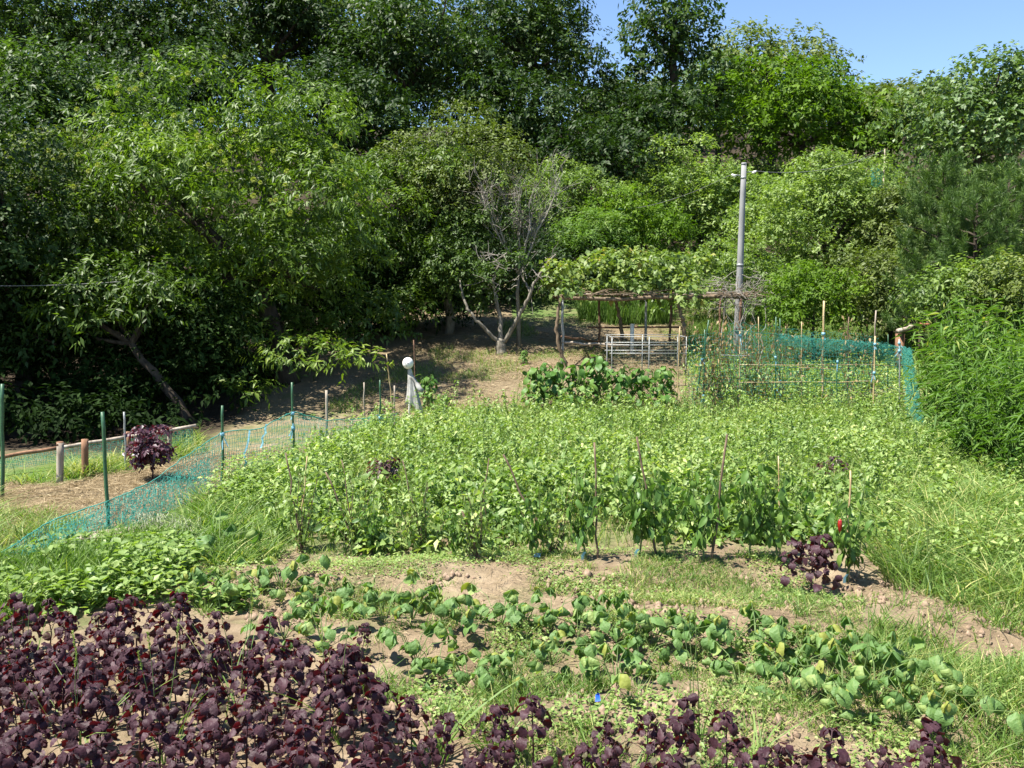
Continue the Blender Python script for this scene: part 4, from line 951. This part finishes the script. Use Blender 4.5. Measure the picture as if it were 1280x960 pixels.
def pole_thing(name, lab, cat, base, top, r0, r1, mat, tie=None, group=None, n=6, nodes=False, wob=.004):
    base = np.asarray(base, float); top = np.asarray(top, float); r = np.random.default_rng(int(abs(base[0]*1000+base[1]*77)) % 99991)
    t = thing(name, lab, cat, base, 0, group); k = 9; P = wobble((0, 0, -.06), top-base, k, wob, r); R = np.linspace(r0, r1, k)
    mb = MB(); tube(mb, P, R, n); mb.build('shaft', M[mat], t, True)
    if nodes:
        for i in range(1, k-1):
            d = nrm(P[i+1]-P[i-1]); mb = MB(); tube(mb, [P[i]-d*.008, P[i], P[i]+d*.008], [R[i]*1.02, R[i]*1.28, R[i]*1.02], n, cap=False); mb.build('node_ring', M[mat], t, True)
    if tie is not None:
        for h in (tie if isinstance(tie, (list, tuple)) else [tie]):
            c = (top-base)*h; mb = MB(); tube(mb, [c-UP*.025, c+UP*.025], [r0*1.7, r0*1.6], 6)
            for q in range(2):
                e = c+np.array([r.normal(0, .05), -.03, -r.uniform(.08, .2)]); w = np.array([.008, 0, 0]); mb.add([c-w, c+w, e+w, e-w], np.array([[0, 1, 2, 3]]), .6)
            mb.build('tie', M['blue'], t)
    return t

def left_fence():
    r = np.random.default_rng(60)
    g = 'net posts along the left edge of the crop'
    def post(lab, px, py, top, rad, mat, tie=None, tilt=0):
        b = G(px, py); pole_thing('net_post', lab, 'post', b, at(px+tilt, top, b[1]), rad, rad, mat, tie, g)
    post('green coated post rising from the collapsed end of the teal net', 136, 668, 515, .019, 'green_pole', None, -8)
    post('green coated post at the peak where the teal net begins to stand', 278, 612, 507, .016, 'green_pole', .66, 0)
    post('thin post tied with blue tape at the highest point of the net', 368, 592, 478, .016, 'green_pole', [.66, .5], -3)
    post('weathered wooden post right of the tied thin post', 408, 575, 488, .020, 'wood', None, 0)
    post('thin grey stake behind the net left of the scarecrow', 455, 548, 478, .012, 'wood')
    post('thin green stake tied to the right end of the teal net', 475, 556, 475, .014, 'green_pole', .42)
    post('short wooden stake at the right end of the teal net', 493, 550, 482, .014, 'wood')
    post('thin slanting stake behind the net near the scarecrow', 491, 512, 442, .012, 'bamboo_pole', None, -8)
    post('tall green coated post at the left edge of the picture', 3, 625, 480, .022, 'green_pole')
    post('thin brown stake rising just behind the scarecrow', 520, 515, 425, .012, 'rust', None, -3)
    edge = [((-60, 760), 735), ((0, 724), 692), ((60, 700), 652), ((130, 678), 628), ((190, 650), 602), ((240, 628), 565), ((278, 612), 540), ((325, 602), 536), ((366, 592), 514), ((408, 577), 526), ((455, 562), 523), ((475, 556), 519), ((496, 548), 517)]
    B = np.array([G(*p) for p, _ in edge]); T = np.array([at(p[0], q, b[1]+(.25 if p[0] < 200 else 0)) for (p, q), b in zip(edge, B)]); B[:, 2] += .02
    o = thing('teal_net', 'teal plastic net sagging along the left side of the crop', 'net', B[6]); c = np.array(B[6])
    mb = MB(); net(mb, T-c, B-c, .033, .0022, r, .006, .08); mb.build('mesh', M['teal_net'], o)
    mb = MB(); s = np.arange(len(T)); u = np.linspace(0, len(T)-1, 90); P = np.stack([np.interp(u, s, T[:, k]) for k in range(3)], 1)-c+r.normal(0, .006, (90, 3)); tube(mb, P, np.full(90, .006), 4); mb.build('edge_rope', M['teal_net'], o)
    # slack second fold over the collapsed part
    e2 = [((30, 716), 688), ((90, 690), 655), ((150, 668), 622), ((210, 640), 598), ((262, 615), 572)]
    B2 = np.array([G(*p) for p, _ in e2]); T2 = np.array([at(p[0], q, b[1]-.15) for (p, q), b in zip(e2, B2)]); mb = MB(); net(mb, T2-c, B2-c, .03, .0024, r, .02, .1); mb.build('slack_fold', M['teal_net'], o)
    for px, y0, y1 in ((312, 537, 588), (333, 530, 560)):
        a = at(px, y0, 11.9); e = at(px-7, y1, 11.8); mb = MB(); w = np.array([.012, 0, 0]); P = wobble(a-c, e-c, 6, .01, r); V = np.concatenate([P-w, P+w]); i = np.arange(5)
        mb.add(V, np.stack([i, i+6, i+7, i+1], 1), .4); mb.build('blue_tape', M['blue'], o)
    # wooden rail fence with net behind it
    f = thing('rail_fence', 'low wooden rail fence with brown posts at the left edge', 'fence', G(75, 602)); c = np.array(f.location)
    for px, py, top, rad, mat in ((75, 604, 553, .045, 'wood'), (106, 596, 549, .045, 'wood_brown'), (160, 584, 540, .04, 'wood_brown'), (212, 570, 535, .035, 'wood')):
        b = G(px, py); tp = at(px, top, b[1]); mb = MB(); tube(mb, np.linspace(b-c-UP*.05, tp-c, 5)+r.normal(0, .003, (5, 3)), np.full(5, rad), 10); p = mb.build('post', M[mat], f, True)
        if mat == 'wood':
            mb = MB(); tube(mb, [tp-c-UP*.04, tp-c+UP*.008], [rad*1.04, rad*.98], 10); mb.build('post_cap', M['wood_brown'], p)
    for (a, ya), (e, ye), mat in (((-40, 578), (72, 560), 'wood_brown'), ((72, 560), (160, 546), 'wood'), ((160, 546), (245, 532), 'wood')):
        p = at(a, ya, 11.75+(a+40)/150); q = at(e, ye, 11.75+(e+40)/150); mb = MB(); tube(mb, wobble(p-c, q-c, 6, .006, r), np.full(6, .028), 8); mb.build('rail', M[mat], f, True)
    T = [at(x, 568-.14*x, 11.95+(x+40)/150) for x in (-40, 30, 75, 106, 160, 240)]; B = [np.array([p[0], p[1]+.03, hz(p[0], p[1])+.05]) for p in T]
    o = thing('teal_net', 'dark teal net hung behind the wooden rail fence', 'net', B[0]); mb = MB(); net(mb, np.array(T)-B[0]-UP*.02, np.array(B)-B[0], .026, .003, r, .006, .03, .2); mb.build('mesh', M['teal_net'], o)
    b = G(158, 588); pole_thing('net_post', 'slim grey pole standing beside the last brown rail fence post', 'post', b, at(155, 515, b[1]), .014, .014, 'steel')
    # pile of wire mesh on a board
    b = G(150, 690); t = thing('wire_mesh_pile', 'crumpled grey wire mesh lying on a weathered board', 'pile', b)
    p0 = at(95, 692, b[1]); p1 = at(190, 660, b[1]+.35); mid = (p0+p1)/2-b; mb = MB()
    an = math.atan2(p1[1]-p0[1], p1[0]-p0[0]); box(mb, (mid[0], mid[1], .14), (1.0, .24, .025), an); o = mb.build('board', M['wood'], t)
    mb = MB(); box(mb, (mid[0]-.1, mid[1]-.2, .07), (.7, .2, .02), an+.1); mb.build('board', M['wood'], t)
    mb = MB(); s = np.linspace(0, 1, 9)
    for k in range(4):
        T = np.array([(mid[0]+.15+.55*q, mid[1]+.15*q+.1*k, .22+.10*math.sin(3*q+k)) for q in s]); Bq = T+np.array([.08, -.12, -.22]); net(mb, T, Bq, .03, .0022, r, .012)
    mb.build('wire_mesh', M['grey_net'], t)
left_fence()

# ------------------------------------------------------------------ stakes along the pepper row
def stakes():
    S = [('thin brown stake leaning left at the left end of the stake row', (379, 692), (357, 566), .009), ('thin pale stake crossing the leftmost leaning one', (370, 692), (384, 570), .007),
         ('dark stake slanting left, second pair from the left', (452, 690), (407, 590), .010), ('thin upright stake of the second pair from the left', (447, 690), (427, 575), .007),
         ('thin stake rising from the weeds left of the forked stump', (532, 692), (503, 575), .007), ('thick short dark stake stump leaning left', (604, 702), (577, 638), .015),
         ('thin reddish stake standing behind the short dark stump', (592, 698), (611, 573), .008), ('thick dark stake slanting left in front of the crop', (694, 690), (629, 568), .012),
         ('pale thin stake under the thick slanting one', (681, 695), (664, 634), .008), ('upright brown stake at the leftmost pepper plant', (747, 698), (743, 553), .012),
         ('brown stake leaning left at the second pepper plant', (823, 697), (796, 546), .013), ('tall brown stake leaning right at the tallest pepper plant', (889, 703), (909, 543), .013),
         ('thin straw coloured stake between the right hand pepper plants', (976, 700), (973, 570), .007), ('light brown stake through the last pepper plant', (1060, 728), (1063, 588), .010)]
    for k, (lab, a, e, rad) in enumerate(S):
        b = G(*a); pole_thing('stake', lab, 'stake', b, at(e[0], e[1], b[1]+.1), rad, rad*.8, 'bamboo_pole' if any(w in lab for w in ('pale', 'straw', 'light')) else 'stake_brown', None, 'stakes along the pepper row', 6, False, .008)
    # withered plants on the left-hand stakes
    r = np.random.default_rng(61)
    for lab, px, py in (('sparse withered plant on the leftmost crossed stakes', 376, 690), ('sparse yellowing plant on the second pair of stakes', 448, 690), ('half dead plant around the short dark stump', 598, 702), ('yellowing plant at the foot of the thick slanting stake', 690, 695), ('yellowing plant on the thin stake left of the stump', 528, 692)):
        b = G(px, py); t = thing('withered_plant', lab, 'plant', b); st = MB(); lf = MB()
        for k in range(11):
            e = np.array([r.normal(0, .17), r.normal(0, .08), r.uniform(.3, .85)]); P = wobble((0, 0, 0), e, 5, .02, r); tube(st, P, np.linspace(.005, .002, 5), 4, cap=False)
            m = 26; q = P[r.integers(1, 5, m)]+r.normal(0, .035, (m, 3)); leaves(lf, q, nrm(r.normal(0, 1, (m, 3))-UP*.6), rvec(m, r), r.uniform(.04, .085, m), .035, np.clip(.6+.2*r.normal(0, 1, m), 0, 1), .2)
        st.build('stem', M['stake_brown'], t); lf.build('foliage', M['crop'], t)
stakes()

# ------------------------------------------------------------------ scarecrow
def scarecrow():
    b = G(514, 527); Y = b[1]; r = np.random.default_rng(62)
    t = thing('scarecrow', 'white ball headed scarecrow draped in dirty white cloth', 'scarecrow', b)
    hd = at(510, 454, Y)-b; nk = at(512, 461, Y)-b
    mb = MB(); tube(mb, np.linspace((-.04, 0, -.1), nk, 4), np.full(4, .016), 8); mb.build('pole', M['white_plastic'], t)
    mb = MB(); th = np.linspace(0, math.pi, 13); R = .105
    P = np.stack([hd+UP*R*1.06*math.cos(a) for a in th]); tube(mb, P, np.maximum(R*np.sin(th), .002), 18, cap=False); h = mb.build('head', M['white_plastic'], t, True)
    for dx, dz, q in ((-.045, .005, .010), (.012, .0, .010), (-.018, -.045, .012)):
        c = hd+np.array([dx, -math.sqrt(max(0, R*R-dx*dx-dz*dz))-.001, dz]); mb = MB(); an = np.linspace(0, 6.28, 9)[:-1]
        mb.add(np.stack([c+np.array([q*math.cos(a), -.002, q*math.sin(a)*(.6 if dz < -.03 else 1)]) for a in an]), np.arange(8)[None]); mb.build('eye' if dz > -.03 else 'mouth', M['black'], h)
    # cloth: a pleated cape hanging from the neck, longer on the right
    mb = MB(); nu, nv = 40, 12; V = []
    for j in range(nv):
        v = j/(nv-1)
        for i in range(nu):
            a = i/nu*2*math.pi; fold = 1+.34*math.sin(a*6+v*2)*v+.2*math.sin(a*11)*v
            rx = (.04+.11*v)*fold; ln = .78+.30*math.cos(a-.5)*.5
            V.append(nk+np.array([math.cos(a)*rx*.9+.10*v, math.sin(a)*rx*.6, .0-ln*v+.03*r.normal()*(v > .9)]))
    i = np.arange(nu); F = np.concatenate([np.stack([j*nu+i, j*nu+(i+1) % nu, (j+1)*nu+(i+1) % nu, (j+1)*nu+i], 1) for j in range(nv-1)])
    mb.add(V, F); mb.build('cape', M['cloth'], t, True)
    mb = MB(); e = nk+np.array([.26, -.05, -.42]); tube(mb, wobble(nk-UP*.12, e, 6, .015, r), [.035, .042, .04, .045, .05, .04], 9); mb.build('sleeve', M['cloth'], t, True)
scarecrow()

# ------------------------------------------------------------------ arbour with grape vine
def arbour():
    r = np.random.default_rng(63); Y0, Y1 = 21.0, 23.3; Z = 2.38
    x0 = at(702, 400, Y0)[0]; b = np.array([x0, Y0, hz(x0, Y0)])
    t = thing('arbour', 'weathered grape arbour of wooden beams and rusty pipe posts', 'arbour', b)
    def bar(name, a, e, rad, mat, n=8, w=.01):
        mb = MB(); tube(mb, wobble(np.asarray(a)-b, np.asarray(e)-b, 7, w, r), np.full(7, rad), n); return mb.build(name, M[mat], t, True)
    def foot(x, y): return np.array([x, y, hz(x, y)-.06])
    for px, Y, mat, rad in ((703, Y0, 'steel', .032), (749, Y1, 'rust', .030), (807, Y1, 'steel', .036), (838, Y1, 'rust', .030), (925, Y0, 'rust', .032), (900, Y1, 'rust', .03)):
        x = at(px, 400, Y)[0]; bar('post', foot(x, Y), (x, Y, Z), rad, mat)
    xr = at(932, 370, Y0)[0]
    for y, rad in ((Y0, .045), (Y1, .04)): bar('beam', (x0-.1, y, Z), (xr, y, Z+.02), rad, 'vine_wood', 8, .02)
    for k in range(7):
        x = x0+(xr-x0)*k/6; bar('cross_pole', (x, Y0-.15, Z+.06), (x+r.normal(0, .08), Y1+.2, Z+.06), .025, 'vine_wood', 6, .02)
    for k in range(3):
        y = Y0+.5+.6*k; bar('batten', (x0, y, Z+.10), (xr, y, Z+.1), .018, 'wood', 6, .02)
    xm = at(770, 430, Y0)[0]; z1 = at(703, 428, Y0)[2]; bar('rail', (x0, Y0, z1), (xm+.3, Y0, z1-.08), .03, 'wood')
    x2 = at(749, 426, Y1)[0]; bar('rail', (x0, Y0, z1+.14), (x2, Y1, at(749, 427, Y1)[2]), .025, 'rust')
    x3 = at(852, 410, Y1)[0]; z3 = at(735, 409, Y1)[2]; bar('rail', (at(735, 409, Y1)[0], Y1, z3), (x3, Y1, z3), .026, 'rust')
    # grape vine: crooked trunks, canes on the roof, leaves
    b2 = foot(at(708, 460, Y0)[0], Y0-.1); v = thing('grape_vine', 'grape vine with crooked trunks and yellowing leaves over the arbour', 'vine', b2)
    for pts in ([(708, 461), (703, 445), (698, 430), (695, 412), (697, 395), (700, 375)], [(856, 410), (853, 400), (850, 388), (845, 372)], [(777, 412), (776, 400), (772, 385), (768, 372), (765, 366)]):
        Yv = Y0-.1 if pts[0][0] < 860 and pts[0][0] != 777 else Y1-.3
        P = np.array([at(x, y, Yv)-b2 for x, y in pts]); f = P[0].copy(); f[2] = hz(f[0]+b2[0], Yv)-b2[2]-.05; P = np.concatenate([[f], P]); s = np.linspace(0, len(P)-1, 22)
        Q = np.stack([np.interp(s, range(len(P)), P[:, k]) for k in range(3)], 1)+r.normal(0, .012, (22, 3)); mb = MB(); tube(mb, Q, np.linspace(.055, .035, 22), 7); mb.build('trunk', M['vine_wood'], v, True)
    mb = MB()
    for k in range(60):
        s = np.array([r.uniform(x0-.3, xr), r.uniform(Y0-.3, Y1+.2), Z+r.uniform(.03, .15)])-b2; a = r.normal(0, .5); e = s+np.array([math.cos(a)*r.uniform(.5, 1.4), math.sin(a)*.6, r.uniform(-.1, .15)])
        tube(mb, wobble(s, e, 6, .04, r), np.linspace(.013, .005, 6), 4, cap=False)
    mb.build('cane', M['vine_wood'], v)
    lb = []
    for k in range(46):
        px = np.clip(r.normal(790, 55), 695, 880); top = 320+.0009*(px-800)**2*1.2
        lb.append((at(px, r.uniform(top, 370), r.uniform(Y0-.3, Y1))-b2, np.array([.30, .30, .17]), r.uniform(-.15, .15)))
    link('leaf_mass', crown_mesh('leaf_mass', M['vine'], lb, 4300, .14, .12, r, .45, 5, .2, .2, .5), v)
    # leafless brush right of the arbour
    b3 = foot(at(930, 420, 20.8)[0], 20.8); d = thing('dead_vine', 'leafless tangle of grey canes around the utility pole', 'dead vine', b3); mb = MB()
    for k in range(110):
        s = at(r.uniform(885, 965), r.uniform(345, 385), 20.8+r.uniform(-.3, .9))-b3; e = s+np.array([r.normal(0, .4), r.normal(0, .2), r.normal(-.02, .28)]); tube(mb, wobble(s, e, 6, .05, r), np.linspace(.008, .003, 6), 3, cap=False)
    for k in range(9):
        s = np.array([r.normal(0, .3), r.normal(0, .15), 0]); e = at(r.uniform(890, 960), r.uniform(355, 385), 20.8)-b3; tube(mb, wobble(s, e, 8, .05, r), np.linspace(.014, .006, 8), 4, cap=False)
    mb.build('cane', M['twig_grey'], d)
    # white marker post and pipe cage under the arbour
    p = at(790, 425, 22.3); z = hz(p[0], 22.3); t = thing('marker_post', 'short white square post under the arbour', 'post', (p[0], 22.3, z)); mb = MB(); h = at(790, 406, 22.3)[2]-z
    box(mb, (0, 0, h/2), (.09, .09, h)); mb.build('shaft', M['white_plastic'], t); mb = MB(); box(mb, (0, 0, h+.012), (.11, .11, .024)); mb.build('cap', M['white_plastic'], t)
    Yc = 19.2; xa = at(765, 430, Yc)[0]; xb = at(858, 430, Yc)[0]; b4 = np.array([xa, Yc, hz(xa, Yc)]); c = thing('pipe_cage', 'pale pipe frame cage with netting behind the leafy vegetables', 'cage', b4); W = xb-xa; zt = at(765, 421, Yc)[2]-b4[2]
    def pb(name, a, e, rad=.011):
        mb = MB(); tube(mb, [a, e], [rad, rad], 8); mb.build(name, M['steel'], c, True)
    for x in (0, W*.5, W):
        for y in (0, 1.0): pb('upright', (x, y, -.1), (x, y, zt))
    for y in (0, 1.0):
        for z in (zt, zt-.18, zt-.36): pb('rail', (-.05, y, z), (W+.05, y, z), .011 if z < zt else .007)
    for x in (0, W): pb('rail', (x, 0, zt-.01), (x, 1.0, zt-.01))
    mb = MB(); net(mb, [(0, -.02, zt-.1), (W, -.02, zt-.1)], [(0, -.02, .02), (W, -.02, .02)], .06, .0025, r, .006); mb.build('netting', M['grey_net'], c)
arbour()

# ------------------------------------------------------------------ netted trellis
def trellis():
    r = np.random.default_rng(64); Y = 17.0; g = 'poles of the netted trellis'
    def gp(px, y=Y): x = at(px, 480, y)[0]; return np.array([x, y, hz(x, y)])
    S = [('slanting green pole at the left end of the trellis', 866, 886, 400, Y, .016, 'green_pole', .6), ('upright green pole near the left end of the trellis', 880, 881, 412, Y, .018, 'green_pole', .25),
         ('slim bamboo pole in line with the utility pole', 925, 925, 414, Y, .014, 'bamboo_pole', .95), ('left one of a pair of dark green poles mid trellis', 970, 970, 396, Y, .014, 'green_pole', [.3, .6]),
         ('right one of a pair of dark green poles mid trellis', 976, 975, 398, Y+.2, .014, 'green_pole', .35), ('tall yellow bamboo pole in the middle of the trellis', 1029, 1030, 376, Y, .022, 'bamboo_pole', .72),
         ('thin brown pole right of the tall yellow bamboo', 1061, 1061, 396, Y+.2, .012, 'stake_brown', None), ('pale slanting pole toward the right of the trellis', 1088, 1095, 388, Y, .014, 'wood', None),
         ('pole with blue ties right of the pale slanting one', 1093, 1094, 420, Y-.1, .016, 'bamboo_pole', [.15, .55, .9]), ('short green pole with blue tape in the netting', 1047, 1047, 448, Y-.6, .012, 'green_pole', .95),
         ('corner pole at the right end of the trellis netting', 1127, 1124, 424, Y-.2, .016, 'steel', [.85, .95]), ('leftmost thin bamboo pole beside the pipe cage', 846, 850, 408, Y+.4, .012, 'bamboo_pole', None), ('thin bamboo pole between the yellow bamboo and the green pair', 1003, 1002, 402, Y+.3, .010, 'bamboo_pole', None), ('thin green pole close to the net corner', 1111, 1110, 418, Y+.1, .010, 'green_pole', None), ('bare bamboo pole in the middle of the dry vines', 950, 948, 376+20, Y+.9, .010, 'bamboo_pole', None)]
    for lab, px, tx, ty, y, rad, mat, tie in S:
        b = gp(px, y); pole_thing('trellis_pole', lab, 'pole', b, at(tx, ty, y), rad, rad*.9, mat, tie, g, 7, 'bamboo' in mat)
    for lab, x1, y1, x2, y2, mat in (('green top line of the trellis', 918, 413, 1142, 436, 'green_pole'), ('upper bamboo cross rail of the trellis', 985, 459, 1050, 462, 'bamboo_pole'), ('lower bamboo cross rail of the trellis', 925, 478, 1102, 477, 'bamboo_pole'), ('pale pipe cross rail at the left of the trellis', 900, 444, 940, 445, 'steel'), ('long thin middle cross rail of the trellis', 925, 456, 1140, 457, 'bamboo_pole')):
        a = at(x1, y1, Y-.03); e = at(x2, y2, Y-.03); mb = MB(); tube(mb, wobble(0*a, e-a, 8, .006, r), np.full(8, .009), 6); o = mb.build('cross_rail', M[mat], None, True); o.location = tuple(a); tag(o, lab, 'rail')
    # net over it
    b = gp(975); n = thing('teal_net', 'teal garden net draped over the trellis and its right end', 'net', b)
    tp = [(925, 414), (975, 418), (1030, 424), (1060, 426), (1095, 428), (1127, 434)]
    mb = MB(); tp = [(862, 420), (890, 416)]+tp; T = np.array([at(x, y, Y-.06) for x, y in tp])-b; B = T.copy(); B[:, 2] = [hz(v[0]+b[0], Y)-b[2]+.05 for v in T]; net(mb, T, B, .06, .0024, r, .015, .05); mb.build('mesh', M['teal_net'], n)
    Tb = T+np.array([.05, 1.2, .12]); Bb = Tb.copy(); Bb[:, 2] = [hz(v[0]+b[0], v[1]+b[1])-b[2]+.3 for v in Tb]; mb = MB(); net(mb, Tb[2:], Bb[2:], .06, .0024, r, .02, .08); mb.build('back_mesh', M['teal_net'], n)
    mb = MB(); T2 = T[3:]; B2 = T2-UP*np.array([.16, .22, .16, .26, .4])[:, None]
    for k in range(2): net(mb, T2+np.array([0, -.02*k, 0]), B2+r.normal(0, .04, B2.shape), .028, .0026, r, .02, .05)
    mb.build('gathered_edge', M['teal_net'], n)
    R = np.array([at(1127, 434, Y-.2), at(1133, 436, Y-.5), at(1138, 437, Y-.8)])-b; Bt = np.array([at(1140, 540, 15.6), at(1148, 545, 15.4), at(1158, 540, 15.2)])-b; Bt[:, 2] = [hz(v[0]+b[0], v[1]+b[1])-b[2]+.06 for v in Bt]
    mb = MB(); net(mb, R, Bt, .03, .003, r, .02, .05); net(mb, R+[.02, 0, 0], Bt+[-.06, .1, 0], .03, .003, r, .02, .05); mb.build('hanging_end', M['teal_net'], n)
    # dry vines on the poles
    for lab, xa, xb, n_ in (('withered brown vine covering the left end of the trellis', 862, 905, .75), ('withered vine on the trellis below the utility pole', 905, 950, .6), ('withered vine among the paired green poles', 950, 1000, .6), ('dry climbing stems on the right half of the trellis', 1000, 1100, .5)):
        bb = gp((xa+xb)/2, Y+.1); t = thing('withered_vine', lab, 'vine', bb); st = MB(); lf = MB(); gr = MB()
        for k in range(int(26*n_)):
            x = r.uniform(xa, xb); s = gp(x, Y+r.uniform(-.15, .4))-bb; e = at(x+r.normal(0, 8), r.uniform(400, 440), Y+r.uniform(-.1, .4))-bb; P = wobble(s, e, 9, .05, r); tube(st, P, np.linspace(.006, .003, 9), 3, cap=False)
            m = int(34*n_); q = P[r.integers(2, 9, m)]+r.normal(0, .07, (m, 3)); leaves(lf, q, nrm(r.normal(0, .6, (m, 3))-UP), rvec(m, r), r.uniform(.05, .11, m), r.uniform(.02, .05, m), np.clip(.5+.25*r.normal(0, 1, m), 0, 1), .2, .3)
            m = 20; q = P[r.integers(0, 6, m)]+r.normal(0, .09, (m, 3)); leaves(gr, q, nrm(r.normal(0, 1, (m, 3))-UP*.4), rvec(m, r), r.uniform(.05, .1, m), r.uniform(.03, .06, m), np.clip(.45+.2*r.normal(0, 1, m), 0, 1), .2)
        st.build('stem', M['stake_brown'], t); lf.build('dead_foliage', M['dead_leaf'], t); gr.build('green_foliage', M['crop'], t)
    # teal scraps up the slope
    for lab, px, py, w, h, Yn in (('teal netting scrap hanging high on the right slope', 1095, 222, 14, 20, 26.8), ('teal netting scrap above the arbour at mid slope', 772, 268, 16, 10, 30.5)):
        c = at(px, py, Yn); o = thing('net_scrap', lab, 'net', c); mb = MB(); W = w/FX*Yn; H = h/FX*Yn; net(mb, [(-W/2, 0, H/2), (W/2, 0, H/2+.05)], [(-W/2+.05, 0, -H/2), (W/2, 0, -H/2-.1)], .05, .009, r, .02, .1); mb.build('mesh', M['teal_net'], o)
    # log and clay pot behind the trellis corner
    a = at(1122, 414, 19.5); e = at(1146, 406, 19.7); q = hz(a[0], 19.5); t = thing('log', 'pale cut log lying behind the trellis corner', 'log', a); mb = MB(); tube(mb, wobble(a*0, e-a, 5, .01, r), np.full(5, .055), 10); mb.build('trunk_piece', M['wood'], t, True)
    mb = MB(); box(mb, (.1, .1, (q-a[2])/2-.03), (.12, .2, a[2]-q-.06)); mb.build('support_stump', M['wood_brown'], t)
    p = at(1157, 412, 20); z = hz(p[0], 20); t = thing('clay_pot', 'reddish clay pot on a stump behind the bamboo grass', 'pot', (p[0], 20, z)); h = p[2]-z-.1
    mb = MB(); tube(mb, [(0, 0, -.05), (0, 0, h)], [.16, .14], 9); mb.build('stump', M['bark'], t); mb = MB(); tube(mb, [(0, 0, h), (0, 0, h+.2), (0, 0, h+.2), (0, 0, h+.25)], [.10, .14, .16, .16], 14); mb.build('pot', M['clay'], t, True)
    # bits of blue plastic on the soil
    p = G(747, 893); t = thing('plastic_scrap', 'small bright blue plastic scrap by the perilla at bottom centre', 'plastic', p); mb = MB(); mb.add(np.array([(-.015, 0, .07), (.015, -.01, .08), (.012, .02, .11), (-.01, .03, .10), (0, .01, .12)]), [np.array([[0, 1, 2, 3]]), np.array([[3, 2, 4]])], .2); mb.build('sheet', M['blue_vivid'], t)
    p = G(671, 699); t = thing('plastic_scrap', 'pale blue plastic scrap on the soil left of the pepper row', 'plastic', p); mb = MB(); mb.add(np.array([(-.04, 0, .015), (.03, -.02, .02), (.04, .03, .04), (-.02, .04, .03), (.0, .02, .05)]), [np.array([[0, 1, 4]]), np.array([[1, 2, 4]]), np.array([[2, 3, 4]]), np.array([[3, 0, 4]])], .9); mb.build('sheet', M['blue'], t)
M['blue_vivid'] = solid_mat('vivid_blue_plastic', (.01, .08, .55), (.02, .12, .7), 20, .4, .5, 0)
trellis()
